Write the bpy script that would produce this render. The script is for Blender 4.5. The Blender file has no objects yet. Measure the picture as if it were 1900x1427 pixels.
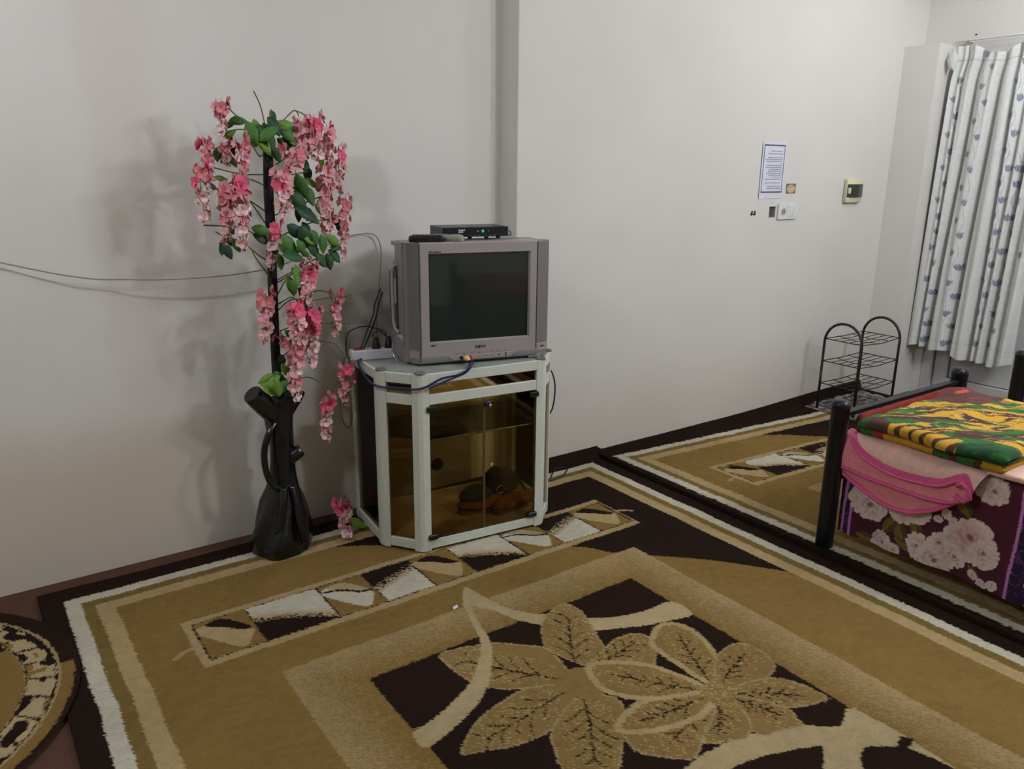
import bpy, math, random
import numpy as np
from mathutils import Vector, Matrix

sc = bpy.context.scene
COL = sc.collection
rnd = random.Random(11)
rng = np.random.default_rng(5)
R = math.radians

# ------------------------------------------------------------------ camera
CAM_F, CAM_PITCH, CAM_YAW, CAM_ROLL = 1474.0, R(15.38), R(35.6), R(0.625)
cd = bpy.data.cameras.new('camera')
cam = bpy.data.objects.new('camera', cd)
COL.objects.link(cam)
fw = Vector((math.sin(CAM_YAW) * math.cos(CAM_PITCH), math.cos(CAM_YAW) * math.cos(CAM_PITCH), -math.sin(CAM_PITCH)))
rt = Vector((math.cos(CAM_YAW), -math.sin(CAM_YAW), 0))
up = rt.cross(fw)
rt2 = rt * math.cos(CAM_ROLL) + up * math.sin(CAM_ROLL)
up2 = -rt * math.sin(CAM_ROLL) + up * math.cos(CAM_ROLL)
cam.matrix_world = Matrix(((rt2.x, up2.x, -fw.x, 0), (rt2.y, up2.y, -fw.y, -3.0895), (rt2.z, up2.z, -fw.z, 1.48), (0, 0, 0, 1)))
cd.sensor_fit = 'HORIZONTAL'
cd.sensor_width = 36.0
cd.lens = CAM_F / 1900.0 * 36.0
cd.clip_start = 0.05
sc.camera = cam

# ------------------------------------------------------------------ world, exposure, lamp powers
w = bpy.data.worlds.new('night')
w.use_nodes = True
w.node_tree.nodes['Background'].inputs[0].default_value = (0.02, 0.025, 0.04, 1)
w.node_tree.nodes['Background'].inputs[1].default_value = 0.2
sc.world = w
sc.view_settings.view_transform = 'Standard'
sc.view_settings.look = 'None'
sc.view_settings.gamma = 1.0
sc.view_settings.use_curve_mapping = False
sc.view_settings.exposure = 0.0
sc.cycles.max_bounces = 8
sc.cycles.diffuse_bounces = 3
sc.cycles.glossy_bounces = 3
sc.cycles.transparent_max_bounces = 16
sc.cycles.use_adaptive_sampling = True
sc.cycles.adaptive_threshold = 0.05
# bare bulbs hanging from the ceiling, out of frame: position, emission strength
LAMPS = [((2.1, -2.0, 2.53), 85.0), ((3.2, -3.4, 2.55), 560.0), ((4.5, -1.5, 2.65), 185.0), ((-0.6, -1.5, 2.55), 400.0), ((3.7, -3.0, 2.55), 420.0)]
LAMP_R = [.07, .13, .12, .08, .13]
LAMP_COL = (0.94, 0.985, 1.06)

# ------------------------------------------------------------------ helpers
def lin(r, g, b):
    f = lambda c: (c / 255 / 12.92) if c / 255 <= 0.04045 else ((c / 255 + 0.055) / 1.055) ** 2.4
    return (f(r), f(g), f(b))

def tag(o, label=None, cat=None, group=None, kind=None):
    if label: o['label'] = label
    if cat: o['category'] = cat
    if group: o['group'] = group
    if kind: o['kind'] = kind
    return o

def empty(name, loc, rz=0.0, parent=None):
    o = bpy.data.objects.new(name, None)
    o.empty_display_size = 0.05
    COL.objects.link(o)
    o.location = loc
    o.rotation_euler = (0, 0, rz)
    o.parent = parent
    return o

def copy_tree(o, parent=None):
    c = o.copy()
    COL.objects.link(c)
    c.parent = parent
    for ch in list(o.children):
        copy_tree(ch, c)
    return c

MATS = {}
def mat(name, col, rough=0.6, metal=0.0, noise=0.0, nscale=30.0, bump=0.0, bscale=200.0, spec=0.5, sheen=0.0, emit=None, estr=0.0, attr=None, trans=0.0, stretch=None, coat=0.0):
    """procedural principled material: colour (or a colour attribute) modulated by noise, with fine bump"""
    if name in MATS: return MATS[name]
    m = bpy.data.materials.new(name)
    m.use_nodes = True
    nt = m.node_tree
    b = nt.nodes['Principled BSDF']
    b.inputs['Roughness'].default_value = rough
    b.inputs['Metallic'].default_value = metal
    b.inputs['Specular IOR Level'].default_value = spec
    b.inputs['Sheen Weight'].default_value = sheen
    b.inputs['Coat Weight'].default_value = coat
    c4 = (*col, 1)
    b.inputs['Base Color'].default_value = c4
    tc = nt.nodes.new('ShaderNodeTexCoord')
    src = tc.outputs['Object']
    if stretch:
        mp = nt.nodes.new('ShaderNodeMapping')
        mp.inputs['Scale'].default_value = stretch
        nt.links.new(src, mp.inputs[0]); src = mp.outputs[0]
    colsock = None
    if attr:
        a = nt.nodes.new('ShaderNodeAttribute'); a.attribute_name = attr
        colsock = a.outputs['Color']
    if noise > 0:
        n = nt.nodes.new('ShaderNodeTexNoise')
        n.inputs['Scale'].default_value = nscale
        n.inputs['Detail'].default_value = 5
        nt.links.new(src, n.inputs['Vector'])
        mr = nt.nodes.new('ShaderNodeMapRange')
        mr.inputs['From Min'].default_value = 0.25; mr.inputs['From Max'].default_value = 0.75
        mr.inputs['To Min'].default_value = 1 - noise; mr.inputs['To Max'].default_value = 1 + noise * 0.6
        nt.links.new(n.outputs['Fac'], mr.inputs[0])
        mx = nt.nodes.new('ShaderNodeMix'); mx.data_type = 'RGBA'; mx.blend_type = 'MULTIPLY'
        mx.inputs[0].default_value = 1.0
        if colsock: nt.links.new(colsock, mx.inputs[6])
        else: mx.inputs[6].default_value = c4
        nt.links.new(mr.outputs[0], mx.inputs[7])
        colsock = mx.outputs[2]
    if colsock: nt.links.new(colsock, b.inputs['Base Color'])
    if bump > 0:
        n2 = nt.nodes.new('ShaderNodeTexNoise')
        n2.inputs['Scale'].default_value = bscale
        n2.inputs['Detail'].default_value = 3
        nt.links.new(src, n2.inputs['Vector'])
        bp = nt.nodes.new('ShaderNodeBump')
        bp.inputs['Strength'].default_value = bump
        bp.inputs['Distance'].default_value = 0.004
        nt.links.new(n2.outputs['Fac'], bp.inputs['Height'])
        nt.links.new(bp.outputs[0], b.inputs['Normal'])
    if emit:
        b.inputs['Emission Color'].default_value = (*emit, 1)
        b.inputs['Emission Strength'].default_value = estr
    if trans > 0:
        b.inputs['Transmission Weight'].default_value = trans
    MATS[name] = m
    return m

def glass_mat(name, tint, gloss_rough=0.02, fres=1.45, extra=0.0):
    """tinted see-through pane: coloured transparency under a fresnel reflection"""
    if name in MATS: return MATS[name]
    m = bpy.data.materials.new(name); m.use_nodes = True
    nt = m.node_tree; nt.nodes.clear()
    out = nt.nodes.new('ShaderNodeOutputMaterial')
    tr = nt.nodes.new('ShaderNodeBsdfTransparent'); tr.inputs[0].default_value = (*tint, 1)
    gl = nt.nodes.new('ShaderNodeBsdfGlossy'); gl.inputs['Roughness'].default_value = gloss_rough
    gl.inputs[0].default_value = (0.9, 0.9, 0.9, 1)
    fr = nt.nodes.new('ShaderNodeFresnel'); fr.inputs[0].default_value = fres
    mx = nt.nodes.new('ShaderNodeMixShader')
    ad = nt.nodes.new('ShaderNodeMath'); ad.operation = 'ADD'; ad.inputs[1].default_value = extra
    nt.links.new(fr.outputs[0], ad.inputs[0]); nt.links.new(ad.outputs[0], mx.inputs[0])
    nt.links.new(tr.outputs[0], mx.inputs[1]); nt.links.new(gl.outputs[0], mx.inputs[2])
    nt.links.new(mx.outputs[0], out.inputs[0])
    MATS[name] = m
    return m

def finish(me, smooth, angle=35):
    if smooth:
        me.polygons.foreach_set('use_smooth', [True] * len(me.polygons))
        if angle is not None:
            me.set_sharp_from_angle(angle=R(angle))
    me.update()

class MB:
    """collects shapes; build() links them as one mesh object"""
    def __init__(s): s.v = []; s.f = []
    def add(s, vs, fs, M=None):
        k = len(s.v)
        for p in vs:
            p = Vector(p)
            if M is not None: p = M @ p
            s.v.append(tuple(p))
        s.f += [tuple(i + k for i in f) for f in fs]
        return s
    def box(s, c, d, b=0.0, M=None):
        hx, hy, hz = d[0] / 2, d[1] / 2, d[2] / 2
        b = min(b, hx * .9, hy * .9, hz * .9)
        T = Matrix.Translation(c)
        if M is not None: T = M @ T
        if b <= 0:
            vs = [(x, y, z) for x in (-hx, hx) for y in (-hy, hy) for z in (-hz, hz)]
            fs = [(0, 1, 3, 2), (4, 6, 7, 5), (0, 4, 5, 1), (2, 3, 7, 6), (0, 2, 6, 4), (1, 5, 7, 3)]
            return s.add(vs, fs, T)
        vs = []; idx = {}
        for sx in (-1, 1):
            for sy in (-1, 1):
                for sz in (-1, 1):
                    for ax in range(3):
                        p = [sx * (hx - b), sy * (hy - b), sz * (hz - b)]
                        p[ax] = (sx * hx, sy * hy, sz * hz)[ax]
                        idx[(sx, sy, sz, ax)] = len(vs); vs.append(p)
        fs = []
        for ax in range(3):
            o1, o2 = [(1, 2), (0, 2), (0, 1)][ax]
            for sg in (-1, 1):
                q = []
                for a, c2 in ((-1, -1), (1, -1), (1, 1), (-1, 1)):
                    k = [0, 0, 0]; k[ax] = sg; k[o1] = a; k[o2] = c2
                    q.append(idx[(*k, ax)])
                if (sg < 0) == (ax != 1): q = q[::-1]
                fs.append(tuple(q))
        for ax in range(3):
            o1, o2 = [(1, 2), (0, 2), (0, 1)][ax]
            for a in (-1, 1):
                for c2 in (-1, 1):
                    def ky(sg, which):
                        k = [0, 0, 0]; k[ax] = sg; k[o1] = a; k[o2] = c2
                        return idx[(*k, which)]
                    fs.append((ky(-1, o1), ky(1, o1), ky(1, o2), ky(-1, o2)))
        for sx in (-1, 1):
            for sy in (-1, 1):
                for sz in (-1, 1):
                    fs.append(tuple(idx[(sx, sy, sz, a)] for a in range(3)))
        return s.add(vs, fs, T)
    def tube(s, pts, r, n=8, M=None, caps=True, radii=None, closed=False):
        P = [Vector(p) for p in pts]
        m = len(P); vs = []; fs = []; prev = None
        for i in range(m):
            if closed: t = P[(i + 1) % m] - P[i - 1]
            else: t = P[min(i + 1, m - 1)] - P[max(i - 1, 0)]
            t.normalize()
            if prev is None:
                a = Vector((0, 0, 1)) if abs(t.z) < .9 else Vector((1, 0, 0))
                u = t.cross(a).normalized()
            else:
                u = (prev - t * prev.dot(t)).normalized()
            prev = u; v2 = t.cross(u)
            rr = radii[i] if radii else r
            for k in range(n):
                a = 2 * math.pi * k / n
                vs.append(P[i] + (u * math.cos(a) + v2 * math.sin(a)) * rr)
        for i in range(m if closed else m - 1):
            for k in range(n):
                j = (i + 1) % m
                fs.append((i * n + k, i * n + (k + 1) % n, j * n + (k + 1) % n, j * n + k))
        if caps and not closed:
            fs.append(tuple(range(n))[::-1]); fs.append(tuple((m - 1) * n + k for k in range(n)))
        return s.add(vs, fs, M)
    def lathe(s, prof, n=24, M=None, capb=True, capt=True):
        vs = []; fs = []
        for (r, z) in prof:
            for k in range(n):
                a = 2 * math.pi * k / n
                vs.append((r * math.cos(a), r * math.sin(a), z))
        for i in range(len(prof) - 1):
            for k in range(n):
                fs.append((i * n + k, i * n + (k + 1) % n, (i + 1) * n + (k + 1) % n, (i + 1) * n + k))
        if capb: fs.append(tuple(range(n))[::-1])
        if capt: fs.append(tuple((len(prof) - 1) * n + k for k in range(n)))
        return s.add(vs, fs, M)
    def prism(s, poly, z0, z1, M=None):
        n = len(poly)
        ar = sum(poly[i][0] * poly[(i + 1) % n][1] - poly[(i + 1) % n][0] * poly[i][1] for i in range(n))
        if ar < 0: poly = poly[::-1]
        vs = [(x, y, z0) for x, y in poly] + [(x, y, z1) for x, y in poly]
        fs = [tuple(range(n))[::-1], tuple(range(n, 2 * n))]
        for i in range(n): fs.append((i, (i + 1) % n, n + (i + 1) % n, n + i))
        return s.add(vs, fs, M)
    def loft(s, loops, M=None, cap0=True, cap1=True):
        n = len(loops[0]); vs = [p for l in loops for p in l]; fs = []
        for i in range(len(loops) - 1):
            for k in range(n):
                fs.append((i * n + k, i * n + (k + 1) % n, (i + 1) * n + (k + 1) % n, (i + 1) * n + k))
        if cap0: fs.append(tuple(range(n))[::-1])
        if cap1: fs.append(tuple((len(loops) - 1) * n + k for k in range(n)))
        return s.add(vs, fs, M)
    def mesh(s, name, m, smooth=False, angle=35):
        me = bpy.data.meshes.new(name)
        me.from_pydata(s.v, [], s.f)
        me.materials.append(m)
        finish(me, smooth, angle)
        return me
    def build(s, name, m, parent=None, smooth=False, angle=35, loc=None):
        o = bpy.data.objects.new(name, s.mesh(name, m, smooth, angle))
        COL.objects.link(o)
        o.parent = parent
        if loc: o.location = loc
        return o

def link(name, me, parent=None, loc=(0, 0, 0), rot=(0, 0, 0), scale=(1, 1, 1)):
    o = bpy.data.objects.new(name, me)
    COL.objects.link(o); o.parent = parent
    o.location = loc; o.rotation_euler = rot; o.scale = scale
    return o

def grid_mesh(name, X, Y, Z, colors, m, parent=None, smooth=True, skirt=None):
    """X,Y,Z arrays (rows, cols) -> quad mesh with a point colour attribute 'Col'"""
    h, wd = X.shape
    co = np.stack([X, Y, Z], -1).reshape(-1, 3).astype(np.float32)
    idx = np.arange(h * wd).reshape(h, wd)
    q = np.stack([idx[:-1, :-1], idx[:-1, 1:], idx[1:, 1:], idx[1:, :-1]], -1).reshape(-1, 4)
    cols = None if colors is None else np.asarray(colors).reshape(-1, 3)
    if skirt is not None:
        loop = np.concatenate([idx[0, :], idx[1:, -1], idx[-1, -2::-1], idx[-2:0:-1, 0]])
        base = co[loop].copy(); base[:, 2] = skirt
        k = len(co); nl = len(loop)
        co = np.concatenate([co, base])
        a = np.arange(nl); bb = (a + 1) % nl
        q = np.concatenate([q, np.stack([loop[a], k + a, k + bb, loop[bb]], -1)])
        if cols is not None: cols = np.concatenate([cols, cols[loop]])
    me = bpy.data.meshes.new(name)
    me.vertices.add(len(co)); me.vertices.foreach_set('co', co.ravel())
    me.loops.add(q.size); me.loops.foreach_set('vertex_index', q.ravel().astype(np.int32))
    me.polygons.add(len(q)); me.polygons.foreach_set('loop_start', np.arange(0, q.size, 4, dtype=np.int32))
    me.update(calc_edges=True)
    if cols is not None:
        at = me.attributes.new('Col', 'FLOAT_COLOR', 'POINT')
        at.data.foreach_set('color', np.concatenate([cols, np.ones((len(cols), 1))], 1).astype(np.float32).ravel())
    me.materials.append(m)
    if smooth: me.polygons.foreach_set('use_smooth', np.ones(len(q), dtype=bool))
    me.update()
    o = bpy.data.objects.new(name, me)
    COL.objects.link(o); o.parent = parent
    return o

def inpoly(X, Y, poly):
    P = np.asarray(poly, float)
    res = np.zeros(X.shape, bool)
    sel = (X >= P[:, 0].min()) & (X <= P[:, 0].max()) & (Y >= P[:, 1].min()) & (Y <= P[:, 1].max())
    if not sel.any(): return res
    x = X[sel]; y = Y[sel]; ins = np.zeros(x.shape, bool)
    j = len(P) - 1
    for i in range(len(P)):
        xi, yi = P[i]; xj, yj = P[j]
        if yi != yj:
            ins ^= ((yi > y) != (yj > y)) & (x < (xj - xi) * (y - yi) / (yj - yi) + xi)
        j = i
    res[sel] = ins
    return res

def nearline(X, Y, pts, wd, closed=False):
    res = np.zeros(X.shape, bool)
    P = list(pts) + ([pts[0]] if closed else [])
    for (ax, ay), (bx, by) in zip(P[:-1], P[1:]):
        sel = (X >= min(ax, bx) - wd) & (X <= max(ax, bx) + wd) & (Y >= min(ay, by) - wd) & (Y <= max(ay, by) + wd)
        if not sel.any(): continue
        x = X[sel]; y = Y[sel]; dx, dy = bx - ax, by - ay
        t = np.clip(((x - ax) * dx + (y - ay) * dy) / max(dx * dx + dy * dy, 1e-9), 0, 1)
        res[sel] |= (x - ax - t * dx) ** 2 + (y - ay - t * dy) ** 2 < (wd / 2) ** 2
    return res

def smooth_poly(pts, n=6, closed=True):
    """Catmull-Rom through the points"""
    P = [np.array(p, float) for p in pts]; m = len(P); out = []
    rg = range(m) if closed else range(m - 1)
    for i in rg:
        p0 = P[(i - 1) % m] if closed or i > 0 else P[i]
        p1 = P[i]; p2 = P[(i + 1) % m]
        p3 = P[(i + 2) % m] if closed or i + 2 < m else p2
        for k in range(n):
            t = k / n
            out.append(tuple(.5 * (2 * p1 + (p2 - p0) * t + (2 * p0 - 5 * p1 + 4 * p2 - p3) * t * t + (3 * p1 - p0 - 3 * p2 + p3) * t ** 3)))
    if not closed: out.append(tuple(P[-1]))
    return out

def vnoise(x, y, seed=0):
    g = np.random.default_rng(seed).random((256, 256))
    xi = np.floor(x).astype(int); yi = np.floor(y).astype(int)
    fx = x - xi; fy = y - yi
    fx = fx * fx * (3 - 2 * fx); fy = fy * fy * (3 - 2 * fy)
    a = g[xi % 256, yi % 256]; b = g[(xi + 1) % 256, yi % 256]
    c = g[xi % 256, (yi + 1) % 256]; d = g[(xi + 1) % 256, (yi + 1) % 256]
    return (a * (1 - fx) + b * fx) * (1 - fy) + (c * (1 - fx) + d * fx) * fy

def fbm(x, y, seed=0, o=4):
    t = 0; a = .5; s = 0
    for i in range(o):
        t = t + a * vnoise(x * 2 ** i, y * 2 ** i, seed + i); s += a; a *= .5
    return t / s

def smoothstep(a, b, x):
    t = np.clip((x - a) / (b - a), 0, 1)
    return t * t * (3 - 2 * t)

def text_mesh(body, size, m, name='lettering', bold=0.0, sx=1.0):
    """flat raised letters as a mesh in the local XY plane"""
    cu = bpy.data.curves.new('t', 'FONT')
    cu.body = body; cu.size = size; cu.extrude = size * .03; cu.offset = bold; cu.align_x = 'LEFT'
    ob = bpy.data.objects.new('t', cu); COL.objects.link(ob)
    dg = bpy.context.evaluated_depsgraph_get()
    me = bpy.data.meshes.new_from_object(ob.evaluated_get(dg))
    bpy.data.objects.remove(ob); bpy.data.curves.remove(cu)
    me.name = name
    me.materials.clear(); me.materials.append(m)
    for v in me.vertices: v.co.x *= sx
    return me

# ================================================================== the room
def wall_material():
    m = mat('plaster', (0.74, 0.705, 0.65), rough=0.75, noise=0.045, nscale=1.6, bump=0.10, bscale=38.0, spec=0.25)
    return m
M_WALL = wall_material()
def banded_wall():
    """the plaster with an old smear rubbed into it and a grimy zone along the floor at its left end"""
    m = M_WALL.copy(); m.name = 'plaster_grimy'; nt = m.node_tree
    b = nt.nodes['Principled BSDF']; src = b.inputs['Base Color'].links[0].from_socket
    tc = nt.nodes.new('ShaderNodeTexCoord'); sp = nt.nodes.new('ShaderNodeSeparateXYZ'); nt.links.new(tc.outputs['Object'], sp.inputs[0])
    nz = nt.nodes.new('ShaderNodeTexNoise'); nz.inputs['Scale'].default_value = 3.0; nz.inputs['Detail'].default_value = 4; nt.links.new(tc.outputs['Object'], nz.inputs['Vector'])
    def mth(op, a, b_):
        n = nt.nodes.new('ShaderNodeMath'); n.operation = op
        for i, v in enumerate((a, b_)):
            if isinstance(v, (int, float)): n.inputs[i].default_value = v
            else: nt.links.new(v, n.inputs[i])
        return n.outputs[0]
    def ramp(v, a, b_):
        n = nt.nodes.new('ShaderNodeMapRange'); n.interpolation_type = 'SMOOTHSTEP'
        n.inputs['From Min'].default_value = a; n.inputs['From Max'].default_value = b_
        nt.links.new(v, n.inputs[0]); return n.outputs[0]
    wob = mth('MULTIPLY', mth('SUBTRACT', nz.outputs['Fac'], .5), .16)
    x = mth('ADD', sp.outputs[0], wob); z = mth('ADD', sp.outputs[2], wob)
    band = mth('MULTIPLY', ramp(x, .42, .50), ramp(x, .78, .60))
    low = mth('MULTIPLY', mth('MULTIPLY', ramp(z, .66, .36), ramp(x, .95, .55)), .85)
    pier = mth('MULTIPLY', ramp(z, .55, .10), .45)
    f = mth('MINIMUM', mth('MAXIMUM', mth('MAXIMUM', mth('MULTIPLY', band, .28), low), pier), 1.0)  # brown tint: upright band, low left zone and foot of the wall
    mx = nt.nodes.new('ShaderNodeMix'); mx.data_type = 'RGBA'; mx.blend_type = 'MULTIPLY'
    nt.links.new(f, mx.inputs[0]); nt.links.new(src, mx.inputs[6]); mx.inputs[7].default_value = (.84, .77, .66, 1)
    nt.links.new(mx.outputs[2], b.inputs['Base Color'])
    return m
M_WALLB = banded_wall()
M_WALL2 = mat('beige_paint', (0.42, 0.38, 0.32), rough=0.75, noise=0.05, nscale=2.0)
M_FLOOR = mat('brown_carpet', lin(94, 66, 54), rough=0.95, noise=0.22, nscale=160, bump=0.6, bscale=420, spec=0.1)
M_CEIL = mat('ceiling_paint', (0.55, 0.545, 0.53), rough=0.8, noise=0.03, nscale=2)
FZ = -0.012           # floor level; the rugs' pile tops out at 0
CEIL = 2.85
XL, XR, YF = -2.6, 5.386, -6.2

o = MB().box(((XL + XR) / 2, YF / 2 - .0, FZ - .05), (XR - XL + .6, -YF + .6, .1)).build('floor', M_FLOOR); tag(o, kind='structure')
o = MB().box(((XL + XR) / 2, YF / 2, CEIL + .05), (XR - XL + .6, -YF + .6, .1)).build('ceiling', M_CEIL); tag(o, kind='structure')
# long wall: left part at y=0, then a pier standing 12 cm proud (with an open switch box sunk in it)
HX0, HX1, HZ0, HZ1 = 3.945, 4.003, 1.206, 1.270
b = MB()
foot = [(XL - .2, 0.0), (2.133, 0.0), (2.133, -0.066), (2.142, -0.118), (2.147, -0.12)]
for (x0, y0), (x1, y1) in zip(foot[:-1], foot[1:]):
    b.add([(x0, y0, FZ), (x1, y1, FZ), (x1, y1, CEIL), (x0, y0, CEIL)], [(0, 1, 2, 3)])
xs = [2.147, HX0, HX1, XR + .2]; zs = [FZ, HZ0, HZ1, CEIL]
for i in range(3):
    for j in range(3):
        if (i, j) != (1, 1):
            b.add([(xs[i], -.12, zs[j]), (xs[i + 1], -.12, zs[j]), (xs[i + 1], -.12, zs[j + 1]), (xs[i], -.12, zs[j + 1])], [(0, 1, 2, 3)])
b.add([(XL - .2, .25, FZ), (XR + .2, .25, FZ), (XR + .2, .25, CEIL), (XL - .2, .25, CEIL)], [(3, 2, 1, 0)])
b.add([(XL - .2, 0, CEIL), (2.133, 0, CEIL), (2.147, -.12, CEIL), (XR + .2, -.12, CEIL), (XR + .2, .25, CEIL), (XL - .2, .25, CEIL)], [(0, 1, 2, 3, 4, 5)])
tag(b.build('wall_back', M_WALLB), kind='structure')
# far wall with the door opening
DY0, DY1, DZ = -0.40, -1.32, 2.14
b = MB()
b.box((XR + .1, (0.1 + DY0) / 2, (FZ + CEIL) / 2), (.2, .1 - DY0, CEIL - FZ))
b.box((XR + .1, (DY1 + YF) / 2, (FZ + CEIL) / 2), (.2, DY1 - YF, CEIL - FZ))
b.box((XR + .1, (DY0 + DY1) / 2, (DZ + CEIL) / 2), (.2, DY0 - DY1, CEIL - DZ))
tag(b.build('wall_right', M_WALL), kind='structure')
# corner pier under the beam
b = MB().box((5.268, -.2325, (FZ + 2.232) / 2), (.236, .225, 2.232 - FZ))
tag(b.build('trim_1', M_WALL), kind='structure')
tag(MB().box((XL - .1, YF / 2, (FZ + CEIL) / 2), (.2, -YF, CEIL - FZ)).build('wall_left', M_WALL2), kind='structure')
tag(MB().box(((XL + XR) / 2, YF - .1, (FZ + CEIL) / 2), (XR - XL + .4, .2, CEIL - FZ)).build('wall_front', M_WALL2), kind='structure')

# ceiling bulbs (out of frame): cap, cord, glowing globe
M_BULB = {}
M_CAPW = mat('lamp_cap', (0.75, 0.74, 0.70), rough=.4)
for i, (p, strength) in enumerate(LAMPS):
    t = empty('pendant_bulb', (p[0], p[1], CEIL))
    tag(t, ['small bare bulb on a short cord in front of the television wall', 'large bare globe on a short cord between the two rows of beds', 'large bare globe on a short cord nearest the curtained door', 'bare bulb on a short cord nearest the left side wall', 'large bare globe on a short cord right over the nearer bed'][i], 'lamp', 'ceiling bulbs')
    r = LAMP_R[i]
    MB().lathe([(.045, 0), (.045, -.012), (.02, -.03), (.004, -.034)][::-1], 16).build('ceiling_rose', M_CAPW, t, True)
    MB().tube([(0, 0, -.03), (0, 0, p[2] + r + .03 - CEIL)], .004, 6).build('cord', M_CAPW, t)
    MB().lathe([(.018, p[2] + r * .8 - CEIL), (.022, p[2] + r + .002 - CEIL), (.022, p[2] + r + .032 - CEIL), (.012, p[2] + r + .045 - CEIL)], 16).build('socket', M_CAPW, t, True)
    em = mat('bulb_glow_%d' % i, (.9, .9, .88), rough=.3, emit=LAMP_COL, estr=strength * (.058 / r) ** 2)
    r = LAMP_R[i]
    MB().lathe([(max(r * math.sin(a), .001), p[2] - CEIL - r * math.cos(a)) for a in np.linspace(0, math.pi, 9)], 12, capb=False, capt=False).build('globe', em, t, True, None)

# door leaf and frame behind the curtain
M_PVC = mat('white_pvc', (0.62, 0.62, 0.60), rough=.35, noise=.04, nscale=6)
M_GASK = mat('dark_gasket', (.02, .02, .02), rough=.6)
M_FROST = mat('frosted_pane', (.30, .33, .34), rough=.25, noise=.05, nscale=9)
t = empty('door_1', (XR + .02, (DY0 + DY1) / 2, FZ)); tag(t, kind='structure')
yc = (DY0 + DY1) / 2; hw = (DY0 - DY1) / 2
f = MB()
for s_ in (-1, 1): f.box((0.03, s_ * (hw - .035), (DZ - FZ) / 2), (.08, .07, DZ - FZ), .005)
f.box((0.03, 0, DZ - FZ - .035), (.08, 2 * hw - .14, .07), .005)
f.build('door_frame', M_PVC, t)
lw = hw - .075
lf = MB()
for s_ in (-1, 1): lf.box((.035, s_ * (lw - .045), 1.035), (.05, .09, 2.03), .006)
for z in (.075, .92, 2.0): lf.box((.035, 0, z), (.05, 2 * lw - .18, .13 if z < .1 else .10), .006)
lf.build('door_leaf', M_PVC, t)
pw = lw - .09
MB().box((.045, 0, .505), (.02, 2 * pw, .73)).build('lower_panel', M_PVC, t)
MB().box((.045, 0, 1.46), (.012, 2 * pw, .98)).build('upper_pane', M_FROST, t)
g = MB()
for (z0, z1) in ((.14, .87), (.97, 1.95)):
    for s_ in (-1, 1): g.box((.033, s_ * pw, (z0 + z1) / 2), (.006, .007, z1 - z0))
    for z in (z0, z1): g.box((.033, 0, z), (.006, 2 * pw, .007))
g.build('door_seal', M_GASK, t)
h = MB().box((-.002, -lw + .04, 1.02), (.012, .03, .2), .004); h.tube([(-.01, -lw + .04, 1.06), (-.045, -lw + .04, 1.06), (-.045, -lw + .15, 1.06)], .009, 8)
h.build('door_handle', mat('door_chrome', (.6, .6, .6), .25, 1.0), t, True)

# ================================================================== rugs
TAN = np.array((.272, .168, .050)); OLIVE = np.array((.225, .148, .043)); BEIGE = np.array((.48, .345, .170))
WHITE = np.array((.62, .575, .44)); CREAM = np.array((.48, .365, .195)); DARK = np.array((.024, .0135, .009)); PETAL = np.array((.285, .182, .062))
M_RUG = mat('rug_pile', (1, 1, 1), rough=.97, attr='Col', noise=.20, nscale=260, bump=1.0, bscale=420, spec=.05)
CELLS = [.503, .677, .928, 1.107, 1.30, 1.48, 1.72, 1.905, 2.1, 2.28]
LEAF = [(-.02, .83), (.2, .9), (.48, .95), (.7, .78), (.91, .46), (.83, .25), (.59, .04), (.24, .39), (0, .7)]
LEAFTOP = [(.16, .89), (.48, .95), (.7, .78), (.91, .46), (.66, .53), (.46, .70)]

def veins(S, base, tip, wd, dark, rnd, cnt=5):
    b = np.array(base); d = np.array(tip) - b; L = np.linalg.norm(d); d = d / L; n = np.array((-d[1], d[0]))
    S.line([tuple(b + d * L * .16), tuple(b + d * L * .45 + n * .006), tuple(b + d * L * .84)], .0045, dark)
    for i in range(cnt):
        t = .28 + .125 * i
        for s_ in (-1, 1):
            p = b + d * L * (t + .03 * (s_ > 0)); ln = wd * (.36 - .045 * i) * (.7 + .5 * rnd.random())
            q = p + d * ln * .75 + n * s_ * ln * .72
            S.line([tuple(p), tuple((p + q) / 2 + d * .008), tuple(q)], .0036, dark)

class Painter:
    def __init__(s, X, Y, jit, seed):
        g = np.random.default_rng(seed)
        s.X = X + g.normal(0, jit, X.shape); s.Y = Y + g.normal(0, jit, X.shape)
        s.r = g.random(X.shape); s.r2 = g.random(X.shape)
        s.C = np.zeros(X.shape + (3,))
    def fill(s, c): s.C[:] = c
    def rect(s, x0, x1, y0, y1, c): s.C[(s.X > x0) & (s.X < x1) & (s.Y > y0) & (s.Y < y1)] = c
    def poly(s, p, c, sm=0, mix=1.0):
        k = inpoly(s.X, s.Y, smooth_poly(p, sm) if sm else p)
        s.C[k] = s.C[k] * (1 - mix) + np.array(c) * mix
        return k
    def line(s, p, wd, c, closed=False): s.C[nearline(s.X, s.Y, p, wd, closed)] = c

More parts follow.
